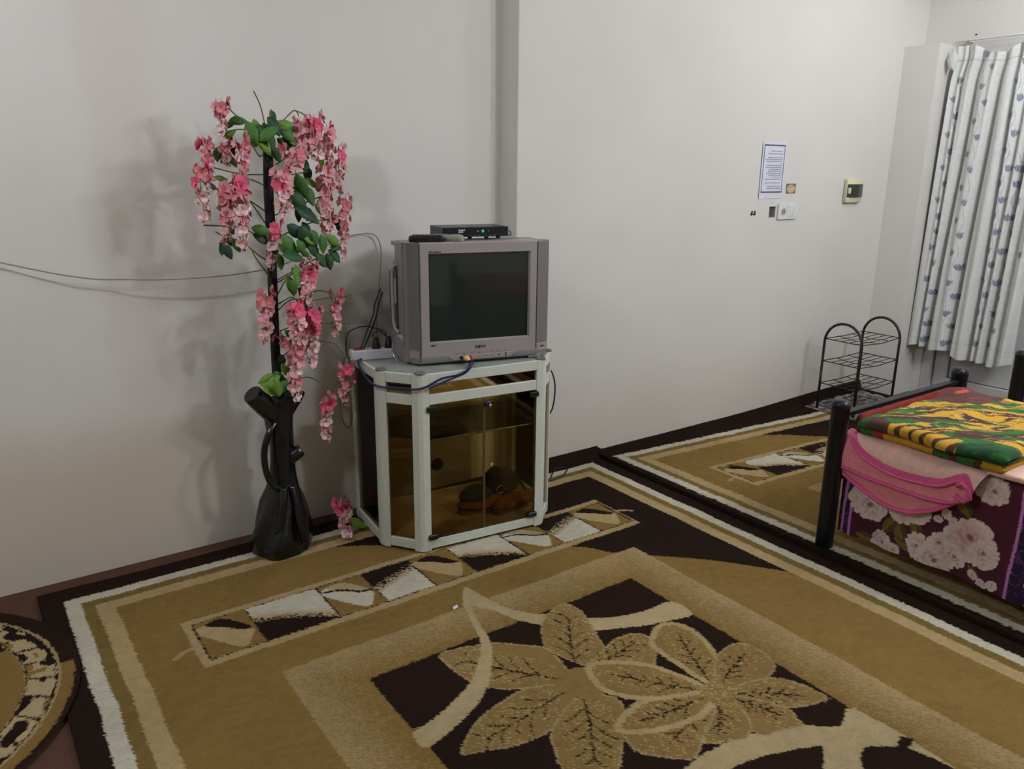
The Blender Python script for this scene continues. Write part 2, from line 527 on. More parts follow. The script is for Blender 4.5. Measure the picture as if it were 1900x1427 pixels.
ARC1 = [(1.37, -.885), (1.332, -.991), (1.292, -1.115), (1.268, -1.211), (1.229, -1.29), (1.147, -1.391), (1.073, -1.45), (.994, -1.489), (.912, -1.52), (.846, -1.529),
        (.85, -1.463), (.918, -1.446), (1.012, -1.408), (1.103, -1.361), (1.182, -1.283), (1.238, -1.204), (1.268, -1.118), (1.29, -1.046), (1.31, -.98)]
ARC2 = [(1.373, -.887), (1.40, -.989), (1.426, -1.087), (1.477, -1.168), (1.515, -1.205), (1.47, -1.245), (1.412, -1.176), (1.383, -1.088), (1.332, -.991)]
ARC2B = [(1.609, -1.296), (1.701, -1.344), (1.812, -1.375), (1.928, -1.381), (1.928, -1.479), (1.819, -1.463), (1.746, -1.442), (1.672, -1.405), (1.587, -1.362)]
ARC3 = [(1.26, -1.985), (1.357, -1.97), (1.444, -1.966), (1.554, -1.973), (1.646, -1.999), (1.749, -2.046), (1.835, -2.106), (1.935, -2.085), (1.935, -2.36), (1.922, -2.319), (1.902, -2.261), (1.848, -2.214), (1.806, -2.194),
        (1.732, -2.234), (1.66, -2.34), (1.57, -2.28), (1.648, -2.176), (1.722, -2.128), (1.707, -2.112), (1.626, -2.078), (1.537, -2.052), (1.462, -2.043), (1.38, -2.05), (1.28, -2.07)]
PA = [ # petals of the larger flower: outline, tip
    ([(1.431, -1.498), (1.393, -1.364), (1.436, -1.272), (1.496, -1.211), (1.573, -1.179), (1.612, -1.186), (1.623, -1.237), (1.606, -1.309), (1.57, -1.392), (1.539, -1.465), (1.47, -1.52)], (1.60, -1.20)),
    ([(1.36, -1.52), (1.388, -1.361), (1.338, -1.30), (1.277, -1.242), (1.186, -1.208), (1.098, -1.19), (1.085, -1.253), (1.098, -1.346), (1.126, -1.411), (1.169, -1.452), (1.22, -1.486), (1.30, -1.54)], (1.10, -1.21)),
    ([(1.33, -1.54), (1.217, -1.485), (1.105, -1.494), (1.013, -1.522), (.94, -1.576), (.915, -1.605), (.98, -1.63), (1.057, -1.657), (1.167, -1.662), (1.30, -1.60)], (.93, -1.60)),
    ([(1.33, -1.60), (1.169, -1.664), (1.125, -1.731), (1.10, -1.796), (1.12, -1.88), (1.19, -1.90), (1.217, -1.877), (1.28, -1.82), (1.33, -1.776), (1.40, -1.68)], (1.15, -1.88)),
    ([(1.42, -1.52), (1.539, -1.465), (1.62, -1.44), (1.69, -1.46), (1.70, -1.52), (1.62, -1.60), (1.50, -1.66), (1.40, -1.62)], (1.69, -1.48))]
PBt = [([(1.681, -1.765), (1.672, -1.646), (1.675, -1.558), (1.691, -1.516), (1.771, -1.473), (1.821, -1.479), (1.847, -1.526), (1.838, -1.603), (1.804, -1.686), (1.74, -1.78)], (1.82, -1.49), 1),
    ([(1.70, -1.80), (1.79, -1.702), (1.911, -1.681), (1.942, -1.742), (1.916, -1.826), (1.836, -1.855), (1.74, -1.86)], (1.93, -1.72), 0),
    ([(1.72, -1.83), (1.836, -1.855), (1.887, -1.901), (1.908, -1.962), (1.91, -2.013), (1.84, -2.002), (1.768, -1.968), (1.68, -1.88)], (1.90, -2.0), 0),
    ([(1.68, -1.84), (1.768, -1.968), (1.76, -2.019), (1.749, -2.046), (1.669, -2.015), (1.624, -2.003), (1.62, -1.90)], (1.75, -2.03), 0),
    ([(1.66, -1.83), (1.56, -1.87), (1.47, -1.935), (1.535, -1.969), (1.587, -1.987), (1.65, -1.934)], (1.50, -1.96), 0),
    ([(1.62, -1.81), (1.45, -1.83), (1.33, -1.79), (1.30, -1.86), (1.36, -1.93), (1.41, -1.96), (1.50, -1.91), (1.60, -1.86)], (1.33, -1.90), 0),
    ([(1.64, -1.80), (1.55, -1.752), (1.467, -1.723), (1.379, -1.732), (1.318, -1.766), (1.38, -1.82), (1.48, -1.85), (1.58, -1.85)], (1.34, -1.77), 1),
    ([(1.65, -1.78), (1.617, -1.657), (1.589, -1.60), (1.50, -1.522), (1.431, -1.51), (1.398, -1.60), (1.425, -1.67), (1.474, -1.717), (1.54, -1.752)], (1.43, -1.53), 1)]

def paint_rug(X, Y, jit, seed, x0, x1, detail=True):
    """pattern in rug coordinates (those of the near rug)"""
    S = Painter(X, Y, jit, seed); rr = random.Random(seed)
    wx = (vnoise(S.Y * 9, S.X * 0 + 1, 3) - .5) * .006; wy = (vnoise(S.X * 9, S.Y * 0 + 2, 4) - .5) * .006
    S.X = S.X + wx; S.Y = S.Y + wy
    S.fill(DARK)
    yt, yb = -.184, -3.52
    for ins, c in ((0, WHITE), (.047, OLIVE), (.087, BEIGE), (.143, TAN)):
        S.rect(x0 + ins, x1 - ins, yb + ins, yt - ins * .97, c)
    fx0, fx1, fy0, fy1 = x0 + .143, x1 - .143, yb + .143, yt - .139
    fld = (S.X > fx0) & (S.X < fx1) & (S.Y > fy0) & (S.Y < fy1)
    # big dark sickle in the upper right corner (and its twin)
    dk = smooth_poly([(1.10, -.318), (1.25, -.40), (1.36, -.50), (1.52, -.62), (1.72, -.73), (1.874, -.84), (1.95, -.899), (2.001, -.979), (2.105, -1.08), (2.27, -1.24), (2.47, -1.50)], 5, False) + [(2.5, -.2), (1.1, -.2)]
    S.C[inpoly(S.X, S.Y, dk) & fld] = DARK
    dk2 = [(2.772 - x, -3.704 - y) for x, y in dk]
    S.C[inpoly(S.X, S.Y, dk2) & fld] = DARK
    def ladder(X, Y):
        k = (X > .470) & (X < 2.292) & (Y > -.852) & (Y < -.556); S.C[k] = BEIGE * .95
        k = (X > .498) & (X < 2.286) & (Y > -.818) & (Y < -.586); S.C[k] = TAN
        for i in range(9):
            a, b_ = CELLS[i], CELLS[i + 1]
            k = (X > a) & (X <= b_) & (Y > -.815) & (Y < -.589)
            u = (X - a) / (b_ - a); v = (Y + .815) / .226
            kd = i % 4
            if kd in (0, 2):
                lf = k & inpoly(u, v, smooth_poly(LEAF, 4))
                if kd == 0:
                    S.C[lf] = BEIGE * 1.05; S.C[k & inpoly(u, v, smooth_poly(LEAFTOP, 4))] = DARK
                else:
                    S.C[lf] = WHITE
                    S.C[k & inpoly(u, v, smooth_poly(LEAFTOP, 4))] = CREAM
                    S.C[k & nearline(u, v, [(.02, .80), (.3, .76), (.5, .66), (.66, .53), (.93, .46)], .055)] = DARK
            elif kd == 1:
                s_ = v - (.62 - .28 * u - .28 * u * u)
                S.C[k] = WHITE; S.C[k & (s_ < .22)] = WHITE * .75 + BEIGE * .25
                kk = k & (s_ < .12); S.C[kk] = CREAM * 1.1
                S.C[k & (s_ < .05) & (S.r > .5 + s_ * 4)] = DARK
                S.C[k & (s_ < -.07)] = DARK
            else:
                s_ = v - (.46 + .36 * u)
                S.C[k] = WHITE; S.C[k & (s_ > -.16) & (S.r2 > .4)] = CREAM
                S.C[k & (s_ > -.10) & (S.r > .45 - s_ * 3)] = DARK
                S.C[k & (s_ > .10)] = DARK
            S.C[(np.abs(X - b_) < .0035) & (Y > -.815) & (Y < -.589)] = DARK
        for yy in (-.586, -.818): S.C[(np.abs(Y - yy) < .0025) & (X > .498) & (X < 2.286) & (S.r > .35)] = DARK
        for xx in (.498, 2.284): S.C[(np.abs(X - xx) < .0025) & (Y < -.586) & (Y > -.818)] = DARK
        S.C[nearline(X, Y, [(.475, -.724), (.445, -.728), (.410, -.75)], .018)] = BEIGE * .9
        S.C[nearline(X, Y, [(2.29, -.70), (2.32, -.715), (2.352, -.742)], .016)] = BEIGE * .9
    ladder(S.X, S.Y); ladder(2.772 - S.X, -3.704 - S.Y)
    # speckled square frame and its dark field
    ox0, ox1, oy0, oy1 = .655, 2.113, -2.704, -1.0
    ix0, ix1, iy0, iy1 = .857, 1.926, -2.522, -1.18
    k = (S.X > ox0) & (S.X < ox1) & (S.Y > oy0) & (S.Y < oy1)
    d = np.minimum.reduce([S.X - ox0, ox1 - S.X, S.Y - oy0, oy1 - S.Y]) / .19
    pr = np.clip(.80 - .72 * d, .06, 1)
    fr = TAN * .95 + (BEIGE * .92 - TAN * .95) * np.clip(pr * .75 + np.where(S.r < pr, .28, -.12), 0, 1)[..., None]
    S.C[k] = fr[k]
    k = (S.X > ix0) & (S.X < ix1) & (S.Y > iy0) & (S.Y < iy1); S.C[k] = DARK
    S.poly(ARC2, CREAM, 4); S.poly(ARC2B, CREAM * 1.06, 4)
    S.poly(ARC3, CREAM, 3)
    for pl, tip in PA:
        pl2 = smooth_poly(pl, 5)
        k = inpoly(S.X, S.Y, pl2); S.C[k] = PETAL
        S.C[nearline(S.X, S.Y, pl2, .006, True)] = BEIGE * .85
        c0 = np.array((1.36, -1.55)); tp = np.array(tip); dd = tp - c0; L = np.linalg.norm(dd); dd /= L
        off = np.abs((S.X - c0[0]) * -dd[1] + (S.Y - c0[1]) * dd[0]); al = (S.X - c0[0]) * dd[0] + (S.Y - c0[1]) * dd[1]
        S.C[k & (off < .075) & (al > L * .2) & (S.r2 < .11)] = BEIGE
        veins(S, c0, tip, .26, DARK, rr)
    S.poly(ARC1, CREAM, 4)
    S.C[(S.X - 1.37) ** 2 + (S.Y + 1.555) ** 2 < .075 ** 2] = PETAL
    for pl, tip, bold in PBt:
        pl2 = smooth_poly(pl, 5)
        k = inpoly(S.X, S.Y, pl2); S.C[k] = PETAL * .97
        S.C[nearline(S.X, S.Y, pl2, .020 if bold else .006, True)] = BEIGE * (.95 if bold else .8)
        c0 = np.array((1.661, -1.813)); tp = np.array(tip); dd = tp - c0; L = np.linalg.norm(dd); dd /= L
        off = np.abs((S.X - c0[0]) * -dd[1] + (S.Y - c0[1]) * dd[0]); al = (S.X - c0[0]) * dd[0] + (S.Y - c0[1]) * dd[1]
        S.C[k & (off < .06) & (al > L * .15) & (S.r2 < .09)] = BEIGE
        veins(S, c0, tip, .16, DARK, rr, 4)
    k = (S.X - 1.665) ** 2 + (S.Y + 1.815) ** 2 < .055 ** 2; S.C[k] = PETAL; S.C[k & (S.r2 < .2)] = BEIGE
    S.poly([(1.88, -2.24), (1.93, -2.22), (1.95, -2.25), (1.90, -2.262)], DARK)
    # soft large-scale wear of the pile
    wv = 1 + .16 * (fbm(X * 3.1, Y * 3.1, 21) - .5) * 2 + .12 * (fbm(X * 40, Y * 60, 23, 3) - .5) * 2
    return S.C * wv[..., None]

# near rug
xs = np.arange(.098, 2.6725, .0046)
ys = np.concatenate([np.arange(-.092, -2.62, -.0046), np.arange(-2.64, -3.62, -.03)])
X, Y = np.meshgrid(xs, ys)
C = paint_rug(X, Y, .0018, 31, .172, 2.600)
Z = -.0015 * rng.random(X.shape) + .002 * (fbm(X * 2.2, Y * 2.2, 7) - .5)
lift = smoothstep(2.10, 2.22, X) * np.clip(Y + .165, 0, None)
Y2 = Y - lift * .62; Z = Z + lift * .85 + .006 * (lift > 0) * (fbm(X * 9, Y * 9, 2) - .5)
Y2 = Y2 + .008 * (vnoise(X * 5, X * 0, 9) - .5) * smoothstep(-.14, -.10, Y) * (X < 2.1)
o = grid_mesh('area_rug', X, Y2, Z, C, M_RUG, skirt=FZ + .001)
tag(o, 'large brown and tan flower-patterned rug in front of the television cabinet', 'rug', 'patterned rugs')

# far rug (partly under the first bed), slightly skewed
xs = np.arange(2.684, 5.125, .0085); ys = np.concatenate([np.arange(-.088, -2.3, -.0085), np.arange(-2.32, -3.62, -.03)])
X, Y = np.meshgrid(xs, ys)
PX = X - 2.577; PY = Y + .080 * (X - 2.75) * smoothstep(-2.2, -.3, Y)
C = paint_rug(PX, PY, .0028, 57, .172, 2.44)
Z = .003 - .0015 * rng.random(X.shape) + .003 * (fbm(X * 2.2, Y * 2.2, 17) - .5)
Z = Z + .016 * np.exp(-((X - 2.690 - .006 * np.sin(Y * 5)) / .014) ** 2)
lift = np.clip(Y + .150, 0, None); Y2 = Y - lift * .58; Z = Z + lift * (.5 + .45 * smoothstep(3.6, 5.0, X))
o = grid_mesh('area_rug', X, Y2, Z, C, M_RUG, skirt=FZ + .001)
tag(o, 'brown and tan patterned rug running under the nearer bed to the shoe rack', 'rug', 'patterned rugs')

# oval rug at the lower left
oc = (-.437, -.58); oa = ob_ = .602
th = np.linspace(0, 2 * np.pi, 420); rad = np.concatenate([np.linspace(0.0, .55, 25), np.linspace(.56, 1.0, 75)])
TH, RD = np.meshgrid(th, rad)
X = oc[0] + RD * oa * np.cos(TH); Y = oc[1] + RD * ob_ * np.sin(TH)
g = np.random.default_rng(8); RJ = RD + g.normal(0, .003, RD.shape); TJ = TH + g.normal(0, .003, RD.shape); q = g.random(RD.shape)
C = np.zeros(X.shape + (3,)); C[:] = DARK * 1.15
C[(RJ > .90) & (RJ < .972) & (np.sin(TJ) < -.02)] = TAN * .95
C[RJ < .915] = BEIGE * .85
ring = (RJ < .895) & (RJ > .765); C[ring] = CREAM * 1.05
nw = vnoise(TJ * 9 + RJ * 3, RJ * 18, 5)
C[ring & (nw > .66)] = DARK; C[ring & (nw < .25)] = TAN
C[ring & (np.abs((TJ * 34 / 6.283 + RJ * 2.5) % 1 - .5) < .05)] = DARK
C[(np.abs(RJ - .893) < .006) & (q > .3)] = DARK; C[(np.abs(RJ - .765) < .005) & (q > .3)] = DARK
C[(RJ < .758)] = TAN; C[(RJ < .755) & (np.cos(TJ - 1.1) > .75) & (RJ > .70)] = DARK
inner = (RJ < .62); C[inner] = BEIGE * .8; C[inner & (np.abs(np.sin(TJ * 4)) < .1)] = WHITE * .8
Z = .006 - .0015 * g.random(X.shape) + .006 * smoothstep(.06, .14, X)
o = grid_mesh('oval_rug', X, Y, Z, C, M_RUG)
tag(o, 'dark-bordered oval rug with a cream ring at the lower left corner', 'rug')
# scrap of paper on the rug
b = MB().add([(0, 0, .0), (.020, .004, .001), (.022, .012, .004), (.002, .009, .002), (.001, .001, .0035), (.02, .005, .0045), (.021, .0125, .0075), (.003, .010, .0055)], [(0, 3, 2, 1), (4, 5, 6, 7), (0, 1, 5, 4), (1, 2, 6, 5), (2, 3, 7, 6), (3, 0, 4, 7)])
o = b.build('paper_scrap', mat('paper_white', (.75, .75, .73), .8, noise=.05, nscale=50), loc=(1.262, -.996, .0005)); tag(o, 'tiny white scrap of paper lying on the rug', 'paper')

# ================================================================== television cabinet
M_ALU = mat('painted_aluminium', lin(212, 216, 202), rough=.42, noise=.06, nscale=55, bump=.05, bscale=300)
M_TOP = mat('worn_cabinet_top', lin(150, 154, 148), rough=.55, noise=.15, nscale=18)
M_CAP = mat('grey_cap', lin(110, 108, 100), rough=.5)
M_GLASS = glass_mat('bronze_glass', (.87, .80, .60), .015, 1.28)
M_MIRR = mat('mirror_strip', (.42, .36, .26), rough=.03, metal=1.0, noise=.03, nscale=5)
M_BACK = mat('cabinet_back', lin(205, 190, 150), rough=.7, noise=.06, nscale=7)
M_DUST = mat('dusty_board', lin(176, 146, 116), rough=.8, noise=.25, nscale=9)
M_BLACK = mat('black_plastic', (.012, .012, .013), rough=.38, noise=.1, nscale=40)
M_CHROME = mat('bright_metal', (.75, .75, .75), rough=.2, metal=1.0)
CAB = empty('television_cabinet', (1.38, -.574, FZ + .012), math.atan2(-.107, .994))
tag(CAB, 'pale grey aluminium cabinet with bronze glass doors beneath the television', 'cabinet')
OUT = [(0, 0), (.545, 0), (.655, .125), (.655, .46), (-.12, .46), (-.12, .135)]
HT = .727
def unit(a, b_):
    d = np.array(b_) - np.array(a); return d / np.linalg.norm(d)
cx_, cy_ = .27, .25
for i in range(6):
    p = np.array(OUT[i], float); e1 = unit(OUT[i], OUT[i - 1]); e2 = unit(OUT[i], OUT[(i + 1) % 6])
    n1 = np.array((-e1[1], e1[0])); n2 = np.array((-e2[1], e2[0])); cc = np.array((cx_, cy_)) - p
    if n1 @ cc < 0: n1 = -n1
    if n2 @ cc < 0: n2 = -n2
    w1, tt = .036, .020
    inner = p + (e1 + e2) / max(np.linalg.norm(e1 + e2), 1e-6) * .018 if np.linalg.norm(e1 + e2) > .3 else p + n1 * tt
    bis = (e1 + e2); bis = bis / np.linalg.norm(bis)
    poly = [p + e1 * w1, p + e1 * .010, p + bis * .0035, p + e2 * .010, p + e2 * w1, p + e2 * w1 + n2 * tt, p + bis * tt * 1.9, p + e1 * w1 + n1 * tt]
    MB().prism([tuple(q) for q in poly], .004, HT).build('corner_post', M_ALU, CAB)
    c_ = p + bis * .022
    o = MB().lathe([(.021, 0), (.022, .005), (.018, .009), (.010, .009), (.008, .006)], 16).build('corner_cap', M_CAP, CAB, True)
    o.location = (c_[0], c_[1], HT - .001)
def edge_box(i, z0, z1, th, name, m, inset=.036, off=.0, bev=.002):
    a = np.array(OUT[i], float); b_ = np.array(OUT[(i + 1) % 6], float); d = unit(a, b_); L = np.linalg.norm(b_ - a)
    n = np.array((-d[1], d[0])); mid = (a + b_) / 2
    if n @ (np.array((cx_, cy_)) - mid) < 0: n = -n
    c_ = mid + n * (off + th / 2)
    M = Matrix.Translation((c_[0], c_[1], (z0 + z1) / 2)) @ Matrix.Rotation(math.atan2(d[1], d[0]), 4, 'Z')
    return MB().box((0, 0, 0), (L - 2 * inset, th, z1 - z0), bev, M).build(name, m, CAB)
for i in range(6):
    edge_box(i, .688, HT, .018, 'top_rail', M_ALU, off=.001)
    edge_box(i, .010, .050, .018, 'bottom_rail', M_ALU, off=.001)
    if i in (0, 1, 5): edge_box(i, .606, .646, .018, 'middle_rail', M_ALU, off=.001)
    if i in (0, 1, 5): edge_box(i, .644, .690, .004, 'mirror_strip', M_MIRR, off=.009, bev=0)
for i, z1 in ((1, .607), (2, .689), (4, .689), (5, .607)):
    edge_box(i, .048, z1, .004, 'glass_pane', M_GLASS, off=.008, bev=0)
edge_box(3, .048, .689, .004, 'back_pane', M_GLASS, off=.008, bev=0)
# top board, base board, glass shelf
ins = [(.012, .012), (.538, .012), (.640, .128), (.640, .446), (-.108, .446), (-.108, .140)]
MB().prism(ins, .708, .7275).build('top_board', M_TOP, CAB)
MB().prism([(x * .99, y) for x, y in ins], .040, .050).build('base_board', M_DUST, CAB)
MB().prism([(.03, .03), (.515, .03), (.61, .135), (.61, .43), (-.08, .43), (-.08, .15)], .452, .457).build('glass_shelf', glass_mat('shelf_glass', (.80, .70, .50), .02, 1.45), CAB)
sh = MB()
sh.tube([(-.08, .15, .4545), (.03, .03, .4545), (.515, .03, .4545), (.61, .135, .4545)], .003, 6)
sh.build('shelf_edge', mat('shelf_edge', (.03, .022, .012), .3), CAB)
# the two glass doors with hinges, lock
for k, (x0, x1) in enumerate(((.022, .269), (.272, .520))):
    d = MB().box(((x0 + x1) / 2, .004, .328), (x1 - x0, .005, .555)).build('door', M_GLASS, CAB)
    xe = x0 + .022 if k == 0 else x1 - .024
    for z in (.590, .062):
        MB().box((xe, -.003, z), (.040, .014, .022), .003).build('hinge', M_BLACK, d)
    xs_ = x1 - .0012 if k == 0 else x0 + .0012
    MB().box((xs_, .004, .328), (.0025, .006, .555)).build('door_edge', mat('glass_edge', (.16, .11, .05), .2), d)
    if k == 1:
        l = MB().box((.285, -.006, .578), (.030, .020, .030), .006).build('lock', M_BLACK, d, True)
        MB().lathe([(.0065, 0), (.0065, .003), (.005, .004)], 14, Matrix.Translation((.287, -.016, .575)) @ Matrix.Rotation(R(90), 4, 'X')).build('keyhole', M_CHROME, d, True)
        st = MB()
        for a in range(5): st.lathe([(.0035, 0), (.002, .0015)], 8, Matrix.Translation((.303 + .0045 * math.cos(a * 1.257), -.0005, .32 + .0045 * math.sin(a * 1.257))) @ Matrix.Rotation(R(90), 4, 'X'))
        st.build('flower_stud', M_CHROME, d)
# cable hole in the back panel
MB().lathe([(.030, 0), (.030, .002)], 20, Matrix.Translation((.262, .447, .175)) @ Matrix.Rotation(R(90), 4, 'X')).build('cable_hole', mat('cable_hole', (.05, .035, .02), .9), CAB)

CM = CAB.matrix_basis
def cabw(x, y, z):
    a = math.atan2(-.107, .994); c_, s_ = math.cos(a), math.sin(a)
    return (1.38 + x * c_ - y * s_, -.574 + x * s_ + y * c_, z)
CROT = math.atan2(-.107, .994)
# flat black box on the shelf
t = empty('cable_box', cabw(.14, .13, .457), CROT + .12)
tag(t, 'flat black plastic box lying on the glass shelf inside the cabinet', 'box')
MB().prism([(-.09, -.055), (.06, -.075), (.11, -.03), (.11, .05), (.07, .075), (-.09, .07)], 0.001, .022).build('body', M_BLACK, t)
MB().prism([(-.08, -.045), (.055, -.062), (.098, -.025), (.098, .045), (.065, .063), (-.08, .06)], .022, .030).build('lid', mat('black_lid', (.02, .02, .021), .5), t)
# slippers and bag on the cabinet floor
def blob(name, m, dims, parent=None, seed=0, amp=.15, flat=.5, nu=28, nv=18, fr=2.2):
    b_ = MB(); g = random.Random(seed); vs = []
    th = np.linspace(0, 2 * np.pi, nu, endpoint=False); ph = np.linspace(-np.pi / 2, np.pi / 2, nv)
    T, P = np.meshgrid(th, ph)
    ux, uy, uz = np.cos(P) * np.cos(T), np.cos(P) * np.sin(T), np.sin(P)
    n = 1 + amp * 2 * (fbm(ux * fr + 7 + seed, uy * fr + uz * fr * 1.3 + 9, seed) - .5)
    zz = np.where(uz < 0, uz * flat, uz)
    Xv = ux * n * dims[0]; Yv = uy * n * dims[1]; Zv = zz * n * dims[2]
    Zv = Zv - Zv.min()
    vs = np.stack([Xv, Yv, Zv], -1).reshape(-1, 3)
    fs = []
    for i in range(nv - 1):
        for k in range(nu): fs.append((i * nu + k, i * nu + (k + 1) % nu, (i + 1) * nu + (k + 1) % nu, (i + 1) * nu + k))
    b_.add([tuple(v) for v in vs], fs)
    return b_.build(name, m, parent, True, None)
M_FUZZ = mat('brown_fleece', lin(134, 82, 48), rough=.95, noise=.35, nscale=45, bump=.8, bscale=200)
M_SOLE = mat('brown_sole', lin(120, 80, 45), rough=.9, noise=.2, nscale=30)
M_TEAL = mat('dark_teal_felt', lin(22, 44, 42), rough=.9, noise=.2, nscale=60)
M_DKBAG = mat('dark_cloth', lin(34, 30, 34), rough=.85, noise=.3, nscale=30, bump=.5, bscale=70)
for k, (x, y, rz, lab) in enumerate(((.345, .165, -.10, 'fuzzy brown slipper with a dark green upper inside the glass cabinet'), (.47, .125, .25, 'flat brown slipper half hidden behind the dark bag in the cabinet'))):
    t = empty('slipper', cabw(x, y, .0505), CROT + rz); tag(t, lab, 'slipper', 'slippers in the cabinet')
    sole = smooth_poly([(-.11, -.01), (-.09, -.038), (-.02, -.034), (.06, -.043), (.105, -.02), (.11, .012), (.07, .042), (-.02, .036), (-.09, .036)], 4)
    MB().prism(sole, 0, .016).build('sole', M_SOLE, t)
    o = blob('lining', M_FUZZ, (.115, .046, .034), t, 3 + k, .12, .4); o.location = (0, 0, .014)
    if k == 0:
        o = blob('upper', M_TEAL, (.075, .052, .055), t, 9, .10, .3); o.location = (-.02, .02, .038)
t = empty('shoulder_bag', cabw(.485, .27, .0505), CROT + .2); tag(t, 'crumpled dark bag with a ring buckle inside the glass cabinet', 'bag')
blob('bag_body', M_DKBAG, (.095, .07, .085), t, 5, .22, .5)
MB().tube([(-.05 + .022 * math.cos(a), -.068, .06 + .018 * math.sin(a)) for a in np.linspace(0, 6.283, 15)[:-1]], .003, 6, closed=True).build('buckle', mat('dull_metal', (.3, .3, .3), .4, 1.0), t, True)
MB().tube([(.05, -.02, .08), (.09, -.03, .06), (.115, -.04, .02), (.10, -.07, .006)], .006, 6).build('strap', M_DKBAG, t, True)

# ================================================================== television
M_SIL = mat('silver_plastic', lin(172, 164, 160), rough=.36, noise=.03, nscale=30, metal=.25)
M_SIL2 = mat('silver_plastic_dark', lin(140, 136, 133), rough=.42, noise=.04, nscale=30, metal=.25)
M_GRILLE = mat('speaker_grille', lin(126, 122, 120), rough=.5, noise=.35, nscale=420, bump=.5, bscale=700, metal=.2)
M_REAR = mat('tv_rear_plastic', lin(104, 98, 84), rough=.6, noise=.08, nscale=30)
M_SCREEN = mat('tv_screen_glass', (.022, .031, .026), rough=.06, spec=.75, coat=.3, noise=.02, nscale=3)
M_SEAM = mat('seam', (.03, .03, .03), .7)
M_INK = mat('printed_ink', (.02, .02, .02), .6)
TVYAW = -.24664
TZ = .989 - .7275
TV = empty('television', (1.680, -.5273, .7275), TVYAW)
tag(TV, 'silver box television with a flat dark screen standing on the glass cabinet', 'television')
def rect(u0, u1, z0, z1, n): return [(u0, n, z0 + TZ), (u1, n, z0 + TZ), (u1, n, z1 + TZ), (u0, n, z1 + TZ)]
SW, SH = .2025, .1666
B = MB()
B.loft([rect(-.241, .238, -.247, .213, .065), rect(-.241, .238, -.247, .213, .006), rect(-.236, .233, -.242, .208, 0), rect(-SW - .005, SW + .005, -SH - .005, SH + .005, 0), rect(-SW, SW, -SH, SH, .012)], cap0=True, cap1=False)
B.build('bezel', M_SIL, TV)
MB().box((0, .015, TZ), (2 * SW + .004, .006, 2 * SH + .004)).build('screen', M_SCREEN, TV)
# chin: lower lip curving under
B = MB(); prof = [(-.222, -.0035), (-.232, -.006), (-.246, -.002), (-.256, .014), (-.258, .05)]
loops = [[(u_, n_, z_ + TZ) for (z_, n_) in prof] + [(u_, .05, -.222 + TZ)] for u_ in (-.241, .238)]
B.loft(loops); B.build('lower_lip', M_SIL2, TV, True)
# wings with speaker grilles
for s_ in (-1, 1):
    e = .241 if s_ < 0 else .238
    out_ = .292 if s_ < 0 else .300
    dn = .072 if s_ < 0 else .034
    w_ = MB().prism([(s_ * (e + .0015), .004), (s_ * out_, dn), (s_ * out_, dn + .05), (s_ * (e + .0015), .068)], -.252 + TZ, .209 + TZ).build('speaker_wing', M_SIL2 if s_ < 0 else M_SIL2, TV)
    nv = Vector((s_ * (out_ - e), dn - .004, 0)); L = nv.length; ang = math.atan2(dn - .004, s_ * (out_ - e))
    mid = Vector((s_ * (e + out_) / 2, (dn + .004) / 2, 0))
    nrm = Vector((-(dn - .004), s_ * (out_ - e), 0)).normalized()
    if nrm.y > 0: nrm = -nrm
    Mx = Matrix.Translation(mid + nrm * .001 + Vector((0, 0, TZ))) @ Matrix.Rotation(ang, 4, 'Z')
    MB().box((0, 0, .005), (L * .96, .003, .40), .001, Mx).build('speaker_grille', M_GRILLE, w_)
    MB().box((0, 0, -.218), (L * .80, .004, .030), .0015, Mx).build('name_plate', M_SIL, w_)
    MB().box((0, -.003 if nrm.y < 0 else .003, -.216), (L * .32, .001, .006), 0, Mx).build('plate_print', M_SEAM, w_)
    MB().box((s_ * (e + .0005), .022, TZ - .02), (.0022, .038, .455)).build('seam', M_SEAM, TV)
# main shell, rear hump
B = MB()
ol = lambda u_, z0, z1, n_, c_: [(-u_ + c_, n_, z0 + TZ), (u_ - c_, n_, z0 + TZ), (u_, n_, z0 + c_ + TZ), (u_, n_, z1 - c_ + TZ), (u_ - c_, n_, z1 + TZ), (-u_ + c_, n_, z1 + TZ), (-u_, n_, z1 - c_ + TZ), (-u_, n_, z0 + c_ + TZ)]
B.loft([ol(.288, -.246, .207, .045, .008), ol(.288, -.246, .207, .198, .008), ol(.280, -.236, .200, .208, .012)])
B.build('side_shell', M_SIL2, TV)
B = MB()
B.loft([ol(.280, -.215, .165, .200, .02), ol(.284, -.20, .120, .240, .03), ol(.284, -.18, .110, .330, .04), ol(.268, -.16, .095, .372, .05), ol(.15, -.12, .06, .43, .04)])
rear = B.build('rear_shell', M_REAR, TV, True, 30)
for k in range(14):
    z = -.14 + .0165 * k
    MB().box((-.2805, .286, z - .02 + TZ), (.010, .085, .007), .002).build('vent_rib', M_REAR, rear)
# lugs at the upper back edge
MB().box((-.268, .228, .192 + TZ), (.04, .066, .016), .002).build('back_lug', M_SIL2, TV)
MB().box((-.266, .214, .118 + TZ), (.05, .030, .012), .002).build('back_lug', M_SIL2, TV)
# curved grip on the left side
MB().tube([(-.290, .155, .118 + TZ), (-.298, .185, .105 + TZ), (-.300, .198, .075 + TZ), (-.300, .198, -.03 + TZ), (-.300, .196, -.11 + TZ), (-.298, .180, -.14 + TZ), (-.290, .150, -.155 + TZ)], .0075, 8).build('side_grip', M_SIL, TV, True)
MB().box((-.2885, .172, -.02 + TZ), (.003, .03, .24), .001).build('grip_recess', mat('recess', (.03, .03, .03), .8), TV)
MB().box((-.293, .182, .01 + TZ), (.008, .02, .10), .003).build('grip_insert', M_SIL, TV)
